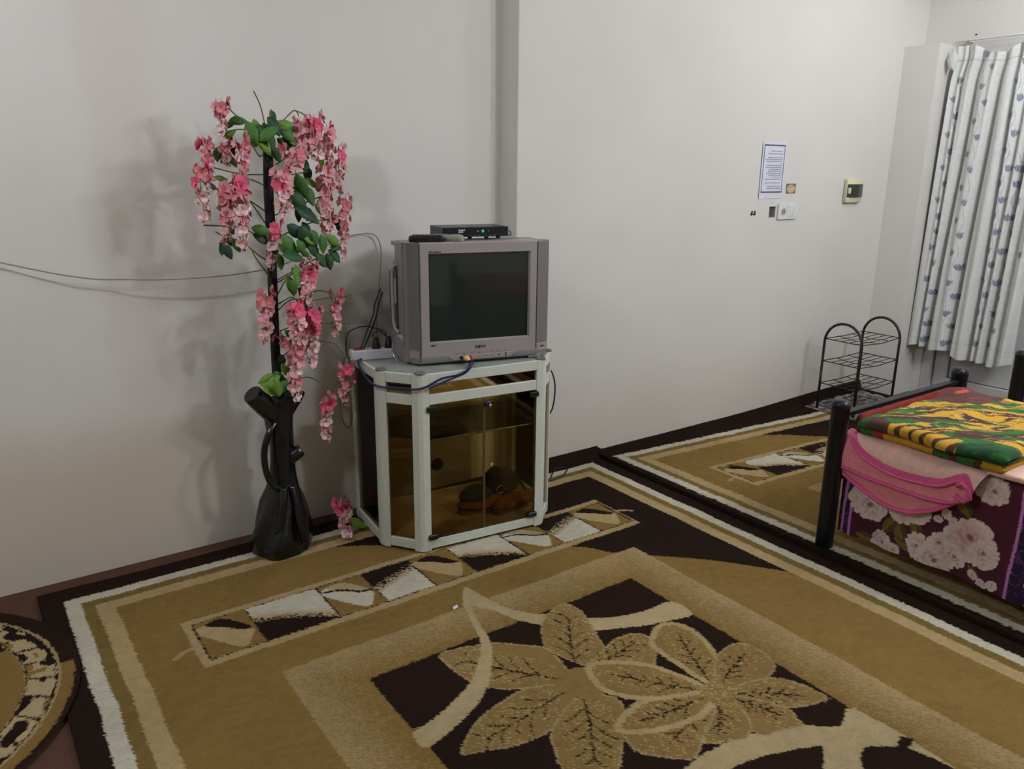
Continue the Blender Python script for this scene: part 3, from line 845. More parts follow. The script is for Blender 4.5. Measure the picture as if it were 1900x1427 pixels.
# round woofer disc on the lower left
Mx = Matrix.Translation((-.286, .112, -.212 + TZ)) @ Matrix.Rotation(R(20), 4, 'Z') @ Matrix.Rotation(R(-90), 4, 'Y')
MB().lathe([(.062, 0), (.0635, .008), (.058, .016), (.050, .019), (.048, .017)], 40, Mx, capt=False).build('woofer_ring', mat('polished_silver', lin(196, 190, 184), .22, metal=.6), TV, True, 50)
MB().lathe([(.0478, .010), (.0478, .0165), (.046, .0175)], 40, Mx).build('woofer_disc', M_SIL2, TV, True)
# feet and plinth
MB().box((-.235, .10, -.2545 + TZ + .0015), (.06, .12, .012), .002).build('foot', M_SIL2, TV)
MB().box((.235, .06, -.2545 + TZ + .0015), (.06, .12, .012), .002).build('foot', M_SIL2, TV)
MB().box((0, .12, -.2545 + TZ + .003), (.40, .20, .014), .002).build('plinth', M_SIL2, TV)
# control flap, buttons, jacks
fl = MB(); P_ = [(-.133, -.2245), (.141, -.2245), (.123, -.243), (-.113, -.243)]
fl.add([(u_, -.0078, z_ + TZ) for u_, z_ in P_] + [(u_, .002, z_ + TZ) for u_, z_ in P_], [(0, 3, 2, 1), (4, 5, 6, 7), (0, 1, 5, 4), (1, 2, 6, 5), (2, 3, 7, 6), (3, 0, 4, 7)])
flap = fl.build('control_panel', M_SIL, TV)
for (u_, wd_) in ((-.006, .007), (.013, .010), (.024, .010), (.042, .010), (.053, .010)):
    MB().box((u_, -.0085, -.2335 + TZ), (wd_, .003, .0055), .001).build('button', M_SIL2, flap)
MB().box((.075, -.0085, -.2335 + TZ), (.006, .0015, .006), .0004).build('sensor', M_INK, flap)
MB().box((.104, -.0082, -.2335 + TZ), (.004, .0015, .016)).build('slot', M_INK, flap)
for k, (u_, c_) in enumerate(((-.082, (.012, .012, .013)), (-.070, lin(226, 176, 20)), (-.058, (.7, .7, .68)), (-.046, lin(190, 40, 30)))):
    MB().lathe([(.0068, 0), (.0068, .003)], 14, Matrix.Translation((u_, -.008, -.2335 + TZ)) @ Matrix.Rotation(R(90), 4, 'X')).build('jack', mat('jack_%d' % k, c_, .4), flap, True)
for k in range(7):
    MB().box((-.10 + .031 * k + (.02 if k > 3 else 0), -.0006, -.219 + TZ), (.008, .0008, .0018)).build('printed_mark', M_INK, TV)
def letters(body, size, m, parent, loc, sx=1.0, bold=0.0, name='lettering'):
    return link(name, text_mesh(body, size, m, name, bold, sx), parent, loc, (R(90), 0, 0))
letters('PLANO', .0095, M_INK, TV, (-.204, -.0008, .174 + TZ), 1.5, .0003)
letters('FUJIYLP', .0145, M_INK, TV, (-.024, -.0008, -.201 + TZ), .95, .0003)
letters('DMB-F', .0085, M_INK, TV, (-.202, -.0008, -.184 + TZ), .85, .0003)

def tvw(u_, n_, z_):
    c_, s_ = math.cos(TVYAW), math.sin(TVYAW)
    return (1.680 + u_ * c_ - n_ * s_, -.5273 + u_ * s_ + n_ * c_, .989 + z_)

# ---- receiver on the television
TOPZ = .2135
RC = empty('satellite_receiver', tvw(.01, .17, TOPZ), TVYAW + .05)
tag(RC, 'black satellite receiver with green digits on top of the television', 'receiver')
RW, RD_, RH = .275, .155, .037
MB().box((0, 0, .009 + RH / 2), (RW, RD_, RH), .002).build('case', mat('receiver_black', (.014, .015, .017), .35, noise=.05, nscale=50), RC)
MB().box((0, -RD_ / 2 - .001, .009 + RH / 2), (RW - .004, .003, RH - .003), .001).build('front_panel', mat('receiver_panel', (.012, .014, .018), .18), RC)
for (x, y) in ((-.10, -.06), (.10, -.06), (-.02, -.06), (.05, -.06), (-.10, .06), (.10, .06)):
    MB().lathe([(.009, 0), (.009, .010)], 12).build('rubber_foot', M_BLACK, RC, loc=(x, y, -.0))
M_GREEN = mat('green_digits', (.02, .2, .05), .5, emit=(.10, .8, .22), estr=.9)
M_WPR = mat('white_print', (.7, .7, .7), .6)
yf = -RD_ / 2 - .0030
letters('85', .0135, M_GREEN, RC, (.022, yf, .026), .8, .0002, 'display_digits')
letters('1', .0135, mat('dim_digit', (.05, .08, .06), .5, emit=(.25, .35, .28), estr=.35), RC, (.049, yf, .026), .8, .0002, 'display_digits')
letters('STARSAT', .0075, M_WPR, RC, (-.075, yf, .0325), .92, .0003)
letters('SUPER', .0075, M_WPR, RC, (-.075, yf, .0255), .92, .0003)
for x in (-.024, -.005, .010, .040, .056, .078):
    MB().box((x, yf, .0135), (.004, .002, .003), .0006).build('button', mat('grey_button', (.25, .25, .26), .5), RC)
MB().box((.006, yf, .031), (.003, .001, .004)).build('indicator', M_WPR, RC)
MB().tube([(RW / 2, -.03, .03), (RW / 2 + .012, -.032, .03), (RW / 2 + .026, -.034, .024), (RW / 2 + .033, -.03, .008), (RW / 2 + .036, .0, .004), (RW / 2 + .03, .06, .004)], .0022, 6).build('power_lead', M_BLACK, RC, True)
MB().tube([(RW / 2 - .002, -.03, .03), (RW / 2 + .012, -.032, .03)], .005, 8).build('lead_plug', M_BLACK, RC, True)
# ---- remote controls
def remote(name, lab, loc, rz, L, Wd, H, m, mb, rows, end_round):
    t = empty(name, loc, rz); tag(t, lab, 'remote', 'remote controls on the television')
    loops = []
    for f_, s_, hh in ((0, .72, .55), (.04, .93, .85), (.2, 1, 1), (.55, .9, .92), (.85, .98, 1.0), (.96, .9, .85), (1, .68, .5)):
        x = -L / 2 + L * f_; h2 = H * hh
        loops.append([(x, -Wd / 2 * s_ * .8, 0), (x, Wd / 2 * s_ * .8, 0), (x, Wd / 2 * s_, h2 * .5), (x, Wd / 2 * s_ * .8, h2), (x, -Wd / 2 * s_ * .8, h2), (x, -Wd / 2 * s_, h2 * .5)])
    body = MB().loft(loops).build('body', m, t, True, 40)
    for i in range(rows):
        for j in range(3):
            MB().box((-L * .36 + i * L * .62 / rows, (j - 1) * Wd * .25, H * .97), (L * .035, Wd * .14, .004), .001).build('button', mb, body)
    return t
M_RGREY = mat('remote_grey', lin(150, 146, 134), rough=.45)
M_KEY = mat('remote_keys', lin(96, 96, 92), rough=.6)
remote('remote_control', 'black remote control lying at the front left of the television top', tvw(-.203, .030, TOPZ + .0005), TVYAW - .12, .135, .046, .026, M_BLACK, M_KEY, 7, 1)
remote('remote_control', 'grey remote control lying between the black remote and the receiver', tvw(-.118, .052, TOPZ + .0005), TVYAW - .60, .130, .044, .024, M_RGREY, M_KEY, 7, 1)

# ---- power strip on the cabinet with plugs
M_STRIP = mat('strip_white', lin(196, 196, 200), rough=.45, noise=.08, nscale=25)
PS = empty('power_strip', cabw(-.008, .318, .7280), CROT - .16)
tag(PS, 'white power strip with a red switch lying on the cabinet left of the television', 'power strip')
MB().box((0, 0, .021), (.30, .052, .042), .005).build('case', M_STRIP, PS)
MB().box((-.112, -.002, .044), (.042, .024, .008), .003).build('switch', mat('switch_red', lin(150, 24, 26), .35), PS)
for x in (-.042, .008, .058, .108):
    MB().lathe([(.019, .0405), (.019, .0425), (.016, .0426), (.015, .041)], 18).build('socket', mat('socket_face', lin(120, 120, 124), .5), PS, True, loc=(x, 0, 0))
for k, x in enumerate((-.042, .008)):
    t = empty('mains_plug', tuple(PS.matrix_basis @ Vector((0, 0, 0))), 0)
    a = CROT - .16
    base = cabw(-.008, .318, .728)
    t.location = (base[0] + x * math.cos(a), base[1] + x * math.sin(a), base[2] + .0425); t.rotation_euler = (0, 0, a)
    tag(t, ['black mains plug standing in the power strip beside the red switch', 'black mains plug standing in the power strip nearest the television'][k], 'plug', 'plugs in the power strip')
    MB().lathe([(.016, 0), (.017, .006), (.013, .022), (.008, .036), (.006, .046)], 16).build('body', M_BLACK, t, True)
    g_ = MB()
    for q in range(3): g_.box((0, 0, .030 + q * .006), (.024, .008, .003), .001)
    g_.build('grip_ridges', M_BLACK, t)

# ---- cables
def cable(name, pts, r, m, lab, cat='cable', n=8, group=None, sm=6):
    P_ = smooth_poly(pts, sm, False)
    o_ = MB().tube(P_, r, n).build(name, m, None, True, None)
    tag(o_, lab, cat, group); return o_
M_CABK = mat('black_cable', (.010, .010, .011), .45)
M_CABB = mat('blue_cable', lin(22, 30, 84), .4, noise=.1, nscale=30)
M_CABG = mat('grey_cable', lin(150, 146, 138), .6)
cable('power_cable', [(1.300, -.238, .775), (1.342, -.21, .832), (1.388, -.18, .894), (1.401, -.17, .933), (1.445, -.14, .990)], .0028, M_CABK, 'thin black cable rising from the power strip to the back of the television')
cable('power_cable', [(1.312, -.238, .772), (1.358, -.21, .826), (1.396, -.18, .873), (1.413, -.17, .912), (1.450, -.14, .975)], .0038, M_CABK, 'thicker black cable rising from the power strip behind the television')
cable('power_cable', [(1.405, -.254, .816), (1.402, -.254, .834), (1.374, -.25, .848), (1.331, -.24, .862), (1.293, -.23, .858), (1.258, -.22, .838), (1.247, -.22, .785), (1.250, -.23, .748), (1.265, -.24, .735)], .0026, M_CABK, 'black cable looping from a plug over the left end of the power strip')
cable('power_cable', [(1.352, -.238, .816), (1.362, -.24, .834), (1.384, -.245, .836), (1.404, -.25, .818)], .0026, M_CABK, 'short black cable arching between the two plugs')
# audio/video plugs and blue lead
for k, (u_, c_, lab) in enumerate(((-.070, lin(232, 180, 16), 'yellow video plug pushed into the front of the television'), (-.058, (.78, .78, .76), 'white audio plug pushed into the front of the television'), (-.046, lin(196, 40, 28), 'red audio plug pushed into the front of the television'))):
    p = tvw(u_, -.0075, -.2335)
    t = empty('audio_video_plug', p, TVYAW); tag(t, lab, 'plug', 'audio video plugs')
    Mx = Matrix.Rotation(R(90), 4, 'X') @ Matrix.Rotation(R(14), 4, 'X')
    MB().lathe([(.0062, .001), (.0066, .006), (.0060, .020), (.0040, .030)], 14, Mx).build('plug_body', mat('plug_%d' % k, c_, .4), t, True)
    MB().lathe([(.003, .029), (.0026, .036)], 10, Mx).build('strain_relief', M_CABB, t, True)
bl = [tvw(-.058, -.038, -.240), tvw(-.060, -.046, -.252), cabw(.184, -.030, .737), cabw(.151, -.024, .718), cabw(.08, -.014, .708), cabw(.023, -.011, .684), cabw(-.02, .000, .676), cabw(-.058, .044, .672), cabw(-.100, .090, .671), cabw(-.135, .125, .678), cabw(-.140, .194, .690), cabw(-.142, .247, .711), cabw(-.140, .285, .735), cabw(-.11, .32, .7345)]
cable('audio_video_lead', bl, .0042, M_CABB, 'blue audio video lead trailing from the television around the cabinet corner')
bl2 = [tvw(-.046, -.038, -.240), tvw(-.049, -.048, -.250), cabw(.192, -.034, .741), cabw(.165, -.030, .7205), cabw(.10, -.019, .699), cabw(.030, -.014, .676)]
cable('audio_video_lead', bl2, .0034, M_CABB, 'second blue lead drooping below the first on the cabinet front')
cable('antenna_cable', [(-.55, -.005, 1.34), (-.25, -.012, 1.272), (0, -.022, 1.205), (.149, -.03, 1.162), (.236, -.04, 1.136), (.326, -.05, 1.111), (.422, -.05, 1.091), (.506, -.075, 1.087), (.629, -.085, 1.079), (.778, -.085, 1.077), (.897, -.08, 1.081), (1.05, -.06, 1.097), (1.2, -.035, 1.14), (1.351, -.02, 1.191), (1.411, -.02, 1.202), (1.472, -.02, 1.201), (1.503, -.02, 1.171), (1.511, -.02, 1.108), (1.499, -.02, 1.006), (1.488, -.02, .915), (1.475, -.02, .776), (1.46, -.02, .634)], .0025, M_CABG, 'thin grey cable sagging along the wall behind the flower tree')
cable('loose_cable', [(1.33, -.06, .760), (1.292, -.05, .64), (1.281, -.05, .524), (1.291, -.05, .427), (1.319, -.05, .388), (1.335, -.045, .43), (1.345, -.04, .55)], .0032, M_CABG, 'pale cable hanging in a loop beside the left side of the cabinet')
cable('loose_cable', [(2.14, -.29, .70), (2.205, -.29, .60), (2.242, -.29, .534), (2.253, -.29, .464), (2.238, -.29, .376), (2.205, -.28, .333), (2.17, -.25, .25), (2.15, -.22, .10), (2.2, -.2, .006)], .0035, M_CABK, 'black cable hanging down the right side of the cabinet')
cable('loose_cable', [(2.20, -.26, .006), (2.268, -.248, .0045), (2.324, -.20, .0045), (2.375, -.165, .0045), (2.423, -.17, .0045), (2.429, -.19, .0045), (2.388, -.225, .0045), (2.336, -.258, .0045), (2.24, -.27, .0045)], .003, M_CABK, 'black cable curled on the rug at the right foot of the cabinet')

# ================================================================== artificial wisteria tree
# flower clusters: top, bottom, half width;  leaves: centre, length, direction;  twigs: polylines (metres)
CL=[
((0.84, -0.22, 1.682),(0.835, -0.22, 1.541),0.027),
((0.842, -0.2, 1.551),(0.848, -0.2, 1.472),0.024),
((0.762, -0.25, 1.56),(0.774, -0.25, 1.427),0.027),
((0.734, -0.28, 1.473),(0.737, -0.28, 1.29),0.030),
((0.869, -0.33, 1.559),(0.861, -0.33, 1.433),0.030),
((0.851, -0.34, 1.443),(0.837, -0.34, 1.195),0.033),
((0.817, -0.3, 1.423),(0.795, -0.3, 1.214),0.036),
((1.108, -0.22, 1.64),(1.122, -0.22, 1.506),0.035),
((1.156, -0.24, 1.644),(1.159, -0.24, 1.496),0.038),
((1.22, -0.2, 1.614),(1.221, -0.2, 1.475),0.030),
((1.272, -0.18, 1.541),(1.269, -0.18, 1.364),0.024),
((1.026, -0.36, 1.533),(1.032, -0.36, 1.454),0.042),
((0.992, -0.34, 1.464),(0.991, -0.34, 1.302),0.039),
((1.17, -0.28, 1.475),(1.167, -0.28, 1.261),0.035),
((1.26, -0.25, 1.361),(1.243, -0.25, 1.138),0.025),
((1.186, -0.26, 1.297),(1.174, -0.26, 1.232),0.035),
((0.976, -0.29, 1.289),(0.942, -0.29, 1.116),0.028),
((1.074, -0.3, 1.139),(1.075, -0.3, 1.011),0.027),
((0.927, -0.28, 1.042),(0.909, -0.28, 0.85),0.032),
((1.022, -0.31, 0.997),(1.024, -0.31, 0.829),0.041),
((1.096, -0.28, 0.965),(1.079, -0.28, 0.746),0.037),
((1.016, -0.3, 0.853),(1.003, -0.3, 0.625),0.039),
((1.209, -0.25, 1.016),(1.189, -0.25, 0.837),0.027),
((1.243, -0.23, 0.732),(1.227, -0.23, 0.552),0.034),
((1.147, -0.25, 0.605),(1.133, -0.25, 0.432),0.034),
((0.955, -0.26, 0.87),(1.029, -0.26, 0.81),0.022),
((1.072, -0.32, 1.126),(1.06, -0.32, 0.987),0.034),
]
LV=[
((0.899, -0.2, 1.62),0.063,5),((0.861, -0.22, 1.576),0.046,-30),((0.91, -0.3, 1.576),0.073,80),((0.886, -0.2, 1.522),0.063,60),((0.818, -0.2, 1.506),0.046,80),((0.876, -0.18, 1.484),0.040,60),((0.826, -0.2, 1.426),0.046,30),((0.788, -0.2, 1.401),0.040,20),((0.948, -0.3, 1.542),0.078,70),((0.963, -0.31, 1.577),0.073,-40),((0.996, -0.28, 1.603),0.068,60),((1.036, -0.26, 1.61),0.069,-20),((1.045, -0.26, 1.581),0.075,50),((1.011, -0.25, 1.509),0.063,70),((1.072, -0.24, 1.556),0.052,30),((1.021, -0.2, 1.637),0.047,80),((0.913, -0.32, 1.257),0.067,5),((0.908, -0.2, 1.301),0.046,70),((0.812, -0.25, 1.183),0.051,80),((0.848, -0.24, 1.201),0.057,60),((0.842, -0.22, 1.257),0.046,70),((0.807, -0.22, 1.204),0.028,20),((1.073, -0.3, 1.402),0.085,60),((1.055, -0.31, 1.351),0.079,40),((1.076, -0.32, 1.309),0.085,20),((1.107, -0.28, 1.37),0.075,70),((1.129, -0.26, 1.411),0.070,20),((1.121, -0.24, 1.443),0.058,80),((1.192, -0.2, 1.485),0.048,70),((1.03, -0.33, 1.248),0.073,30),((1.001, -0.34, 1.202),0.078,60),((1.011, -0.35, 1.166),0.078,20),((1.062, -0.33, 1.225),0.079,70),((1.105, -0.32, 1.223),0.068,60),((1.141, -0.3, 1.198),0.075,80),((1.105, -0.3, 1.178),0.069,50),((1.136, -0.29, 1.137),0.064,60),((1.195, -0.27, 1.204),0.070,30),((1.21, -0.26, 1.18),0.059,0),((1.202, -0.26, 1.147),0.065,40),((1.173, -0.27, 1.127),0.058,80),((0.968, -0.33, 1.145),0.056,80),((0.98, -0.32, 1.191),0.045,70),((1.243, -0.22, 1.255),0.066,70),((1.155, -0.24, 1.319),0.053,60),((1.045, -0.34, 1.195),0.062,40),((1.083, -0.33, 1.214),0.057,20),((1.026, -0.33, 1.094),0.068,80),((1.006, -0.33, 1.052),0.068,60),((1.008, -0.31, 1.056),0.068,75),((1.028, -0.31, 1.095),0.060,50),((1.003, -0.28, 0.872),0.052,30),((0.97, -0.27, 0.776),0.052,80),((0.977, -0.27, 0.74),0.053,60),((0.993, -0.26, 0.736),0.044,30),((0.907, -0.27, 0.716),0.061,160),((0.915, -0.29, 0.693),0.070,200),((0.933, -0.31, 0.687),0.069,260),((0.966, -0.29, 0.686),0.070,320),((0.957, -0.27, 0.708),0.070,60),((0.928, -0.28, 0.706),0.061,140),((0.977, -0.26, 0.694),0.053,20),((0.902, -0.3, 0.676),0.052,220),((1.074, -0.25, 0.916),0.044,40),((0.943, -0.25, 1.593),0.068,70),((0.957, -0.27, 1.588),0.062,20),((0.97, -0.3, 1.553),0.067,60),((1.068, -0.23, 1.597),0.058,70),((1.046, -0.22, 1.546),0.058,40),((1.128, -0.2, 1.474),0.053,60),((1.06, -0.29, 1.308),0.063,70),((1.1, -0.3, 1.297),0.069,30),]
ST=[
[(0.985, -0.22, 1.6), (0.978, -0.22, 1.645), (0.97, -0.22, 1.679), (0.952, -0.22, 1.719)],[(0.958, -0.22, 1.589), (0.938, -0.22, 1.603), (0.893, -0.22, 1.631), (0.863, -0.22, 1.659)],[(0.996, -0.22, 1.605), (1.004, -0.22, 1.636), (1.011, -0.22, 1.661)],[(1.016, -0.22, 1.591), (1.052, -0.22, 1.628), (1.092, -0.22, 1.662), (1.108, -0.22, 1.645)],[(1.092, -0.22, 1.662), (1.125, -0.22, 1.651), (1.135, -0.22, 1.631)],[(0.972, -0.22, 1.574), (0.914, -0.227, 1.59), (0.872, -0.23, 1.588), (0.84, -0.23, 1.575)],[(0.979, -0.22, 1.442), (0.9, -0.233, 1.442), (0.852, -0.24, 1.449), (0.793, -0.24, 1.464)],[(0.976, -0.22, 1.4), (0.923, -0.24, 1.422), (0.879, -0.25, 1.432)],[(0.969, -0.22, 1.311), (0.928, -0.253, 1.335), (0.892, -0.27, 1.357), (0.848, -0.27, 1.382)],[(0.966, -0.22, 1.264), (0.926, -0.253, 1.314), (0.897, -0.27, 1.351)],[(0.962, -0.22, 1.21), (0.907, -0.247, 1.241), (0.852, -0.26, 1.265), (0.736, -0.26, 1.276)],[(0.968, -0.22, 1.134), (0.918, -0.26, 1.163), (0.882, -0.28, 1.193), (0.852, -0.28, 1.215)],[(0.973, -0.22, 1.057), (0.933, -0.267, 1.109), (0.897, -0.29, 1.156), (0.883, -0.29, 1.188)],[(1.007, -0.22, 1.452), (1.054, -0.24, 1.442), (1.118, -0.25, 1.453)],[(0.996, -0.22, 1.3), (1.03, -0.253, 1.317), (1.104, -0.27, 1.348), (1.163, -0.27, 1.369)],[(0.99, -0.22, 1.215), (1.033, -0.26, 1.243), (1.09, -0.28, 1.269), (1.154, -0.28, 1.283)],[(0.985, -0.22, 1.056), (1.012, -0.26, 1.081), (1.081, -0.28, 1.128), (1.171, -0.28, 1.162), (1.22, -0.28, 1.193)],[(0.983, -0.22, 1.063), (1.027, -0.267, 1.099), (1.071, -0.29, 1.123)],[(0.987, -0.22, 1.013), (1.006, -0.273, 1.076), (1.05, -0.3, 1.117)],[(0.983, -0.22, 0.954), (1.026, -0.253, 0.997), (1.088, -0.27, 0.99), (1.151, -0.27, 0.993), (1.257, -0.27, 0.997)],[(1.091, -0.22, 0.996), (1.114, -0.253, 1.019), (1.143, -0.27, 1.022), (1.188, -0.27, 1.003)],[(0.989, -0.22, 0.979), (1.019, -0.273, 1.009), (1.034, -0.3, 0.995)],[(0.987, -0.22, 0.877), (1.077, -0.24, 0.905), (1.154, -0.25, 0.894), (1.256, -0.25, 0.884)],[(0.989, -0.22, 0.781), (1.073, -0.24, 0.827), (1.177, -0.25, 0.816), (1.213, -0.25, 0.776), (1.225, -0.25, 0.738)],[(0.99, -0.22, 0.666), (1.053, -0.247, 0.694), (1.092, -0.26, 0.686), (1.127, -0.26, 0.654), (1.139, -0.26, 0.611)],[(0.785, -0.22, 1.249), (0.797, -0.247, 1.24), (0.838, -0.26, 1.219)],[(0.973, -0.22, 1.514), (0.939, -0.273, 1.503), (0.911, -0.3, 1.532), (0.888, -0.3, 1.551)],[(1.008, -0.22, 1.473), (1.018, -0.287, 1.494), (1.041, -0.32, 1.529)],]
M_BARK = mat('black_glazed_trunk', lin(17, 19, 22), rough=.24, noise=.5, nscale=18, bump=.9, bscale=26, spec=.7)
M_POLE = mat('black_pole', lin(20, 22, 26), rough=.6, noise=.4, nscale=60, bump=.6, bscale=120)
M_TWIG = mat('green_twig', lin(96, 108, 52), rough=.6, noise=.2, nscale=60)
M_LEAF = [mat('leaf_green_%d' % i, lin(*c_), rough=.6, noise=.3, nscale=35) for i, c_ in enumerate(((72, 118, 46), (46, 88, 46), (108, 146, 50), (34, 70, 48)))]
M_PET = [mat('petal_%d' % i, lin(*c_), rough=.7, noise=.16, nscale=45) for i, c_ in enumerate(((240, 104, 138), (238, 166, 174), (246, 208, 208), (222, 138, 142), (228, 180, 172)))]
TREE = empty('artificial_flower_tree', (.945, -.20, 0)); 
tag(TREE, 'artificial tree of pink wisteria blossom with a black sculpted trunk by the wall', 'artificial tree')
TB = Vector((.945, -.20, 0))
def rel(p): return tuple(Vector(p) - TB)
# sculpted trunk: gnarled loft
prof = [(0, .117, 0), (.012, .121, 0), (.05, .118, .002), (.10, .105, .006), (.15, .090, .010), (.20, .079, .014), (.25, .062, .018), (.30, .052, .020), (.36, .048, .022), (.42, .047, .024), (.47, .048, .024), (.51, .050, .023), (.56, .052, .022), (.60, .053, .023), (.635, .052, .024), (.645, .040, .024)]
loops = []
N = 48
for (z, r, dx) in prof:
    l = []
    for k in range(N):
        a = 2 * math.pi * k / N
        root = max(0, 1 - z / .34)
        fold = 1 + root * (.09 * math.sin(3 * a + .6 + z * 5) + .085 * math.sin(6 * a + 1.7 - z * 9)) + .06 * math.sin(2 * a + z * 14) + .06 * math.sin(5 * a - z * 25)
        fold -= root * .26 * math.exp(-((((a - 5.2) + math.pi) % (2 * math.pi) - math.pi) / .16) ** 2)
        if abs(z - .47) < .05: fold += .08 * math.exp(-((z - .485) / .012) ** 2)
        if z < .02: fold = 1 + (fold - 1) * .4
        l.append((dx + r * fold * math.cos(a), r * fold * math.sin(a), z))
    loops.append(l)
trunk = MB().loft(loops).build('trunk', M_BARK, TREE, True, 60)
def stub(p0, p1, r0, r1, name='branch_stub'):
    p0 = Vector(rel(p0)); p1 = Vector(rel(p1)); d = (p1 - p0)
    pts = [p0 + d * t for t in (0, .3, .7, .97, 1)]
    MB().tube(pts, 0, 18, radii=[r0, r0 * .97, (r0 + r1) / 2, r1, r1 * .90]).build(name, M_BARK, trunk, True, 50)
stub((.965, -.20, .535), (.862, -.23, .656), .042, .038)
stub((.985, -.20, .545), (1.063, -.18, .628), .032, .026)
stub((.975, -.21, .36), (1.040, -.22, .398), .030, .025)
MB().tube([rel(p) for p in smooth_poly([(.945, -.23, .53), (.915, -.245, .505), (.893, -.25, .462), (.883, -.25, .41), (.887, -.25, .344), (.905, -.25, .293), (.935, -.25, .262), (.95, -.245, .24)], 5, False)], .0125, 10).build('vine_loop', M_BARK, trunk, True, None)
MB().tube([rel(p) for p in smooth_poly([(.90, -.285, .10), (.92, -.285, .16), (.935, -.28, .22), (.945, -.262, .27)], 5, False)], .014, 10).build('root_ridge', M_BARK, trunk, True, None)
MB().tube([rel(p) for p in smooth_poly([(1.0, -.305, .05), (.985, -.298, .13), (.985, -.28, .2), (.98, -.255, .27)], 5, False)], .015, 10).build('root_ridge', M_BARK, trunk, True, None)
MB().tube([rel(p) for p in smooth_poly([(.966, -.21, .60), (.967, -.21, .722), (.970, -.215, .947), (.978, -.22, 1.242), (.981, -.22, 1.40), (.993, -.22, 1.575)], 6, False)], .0175, 14).build('pole', M_POLE, TREE, True, 60)
MB().tube([rel(p) for p in [(1.085, -.2, 1.03), (1.096, -.2, .958), (1.093, -.2, .90), (1.0, -.2, .60)]], .012, 10).build('pole', M_POLE, TREE, True, 60)
for pts in ST:
    MB().tube([rel(p) for p in smooth_poly(pts, 5, False)], .0024, 5).build('twig', M_TWIG, TREE, True, None)
# leaf: pointed oval folded along its midrib, unit length along +x
def leaf_mesh(m, wd, seed):
    b_ = MB(); g = random.Random(seed); vs = []; fs = []
    prof_ = [(0, .02), (.12, .55), (.3, .95), (.5, 1.0), (.7, .78), (.86, .42), (1.0, .01)]
    for i, (x, h_) in enumerate(prof_):
        dz = -.16 * x * x + .02 * g.uniform(-1, 1)
        vs += [(x - .5, h_ * wd / 2, dz + .07 * h_), (x - .5, 0, dz), (x - .5, -h_ * wd / 2, dz + .07 * h_)]
    k = len(vs); vs += [(x, y, z - .012) for x, y, z in vs]
    for i in range(len(prof_) - 1):
        for j in range(2):
            q = (i * 3 + j, i * 3 + j + 1, i * 3 + j + 4, i * 3 + j + 3)
            fs.append(q); fs.append(tuple(v + k for v in q[::-1]))
        fs.append((i * 3, i * 3 + 3, i * 3 + 3 + k, i * 3 + k)); fs.append((i * 3 + 2, i * 3 + 2 + k, i * 3 + 5 + k, i * 3 + 5))
    b_.add(vs, fs)
    return b_.mesh('leaf', m, True, None)
LEAVES = [leaf_mesh(M_LEAF[i], wd, i) for i, wd in enumerate((.50, .56, .46, .54))]
g = random.Random(4)
for (p, L, ang) in list(LV):
    if p[2] > 1.1 and g.random() < .45: LV.append(((p[0] + g.uniform(-.03, .03), p[1] + .03, p[2] + g.uniform(-.035, .02)), L * g.uniform(.7, .95), ang + g.randrange(-50, 50)))
g = random.Random(4)
for (p, L, ang) in LV:
    # local +x along the leaf (in the picture plane, drooping), blade facing the room
    a = R(ang + g.uniform(-12, 12))
    d = Vector((math.cos(a), g.uniform(-.35, .25), -math.sin(a))).normalized()
    nrm = Vector((g.uniform(-.5, .2), -1, g.uniform(.1, .9))); nrm = (nrm - d * nrm.dot(d)).normalized(); s_ = nrm.cross(d)
    M_ = Matrix((d, s_, nrm)).transposed().to_4x4()
    k = g.choice((0, 0, 1, 1, 2, 3)) if p[2] > .75 else g.choice((0, 2, 2))
    o = bpy.data.objects.new('leaf', LEAVES[k]); COL.objects.link(o); o.parent = TREE
    o.matrix_basis = Matrix.Translation(rel(p)) @ M_ @ Matrix.Scale(L * g.uniform(1.0, 1.2), 4)
# blossom: four cupped petals, unit radius
def blossom_mesh(m, seed):
    b_ = MB(); g = random.Random(seed)
    for (az, tilt, w_, L_) in ((0, 20, .80, 1.0), (175, 12, .85, 1.0), (90, 45, .62, .85), (268, 40, .66, .85), (40, 70, .5, .7)):
        vs = []; fs = []; nr, nc = 4, 5
        for i in range(nr + 1):
            t = i / nr
            for j in range(nc):
                s_ = (j / (nc - 1) - .5) * 2
                hw = w_ * math.sin(min(1, t * 1.05 + .06) * math.pi * .80) * .75
                vs.append((t * L_, s_ * hw, .18 * s_ * s_ * t - .28 * t * t + .05 * g.uniform(-1, 1)))
        for i in range(nr):
            for j in range(nc - 1):
                q = i * nc + j
                fs.append((q, q + 1, q + nc + 1, q + nc))
        M_ = Matrix.Rotation(R(az + g.uniform(-20, 20)), 4, 'Z') @ Matrix.Rotation(R(-tilt), 4, 'Y')
        b_.add(vs, fs, M_)
    return b_.mesh('blossom', m, True, None)
BLOSS = [[blossom_mesh(M_PET[i], 10 * i + k) for k in range(2)] for i in range(5)]
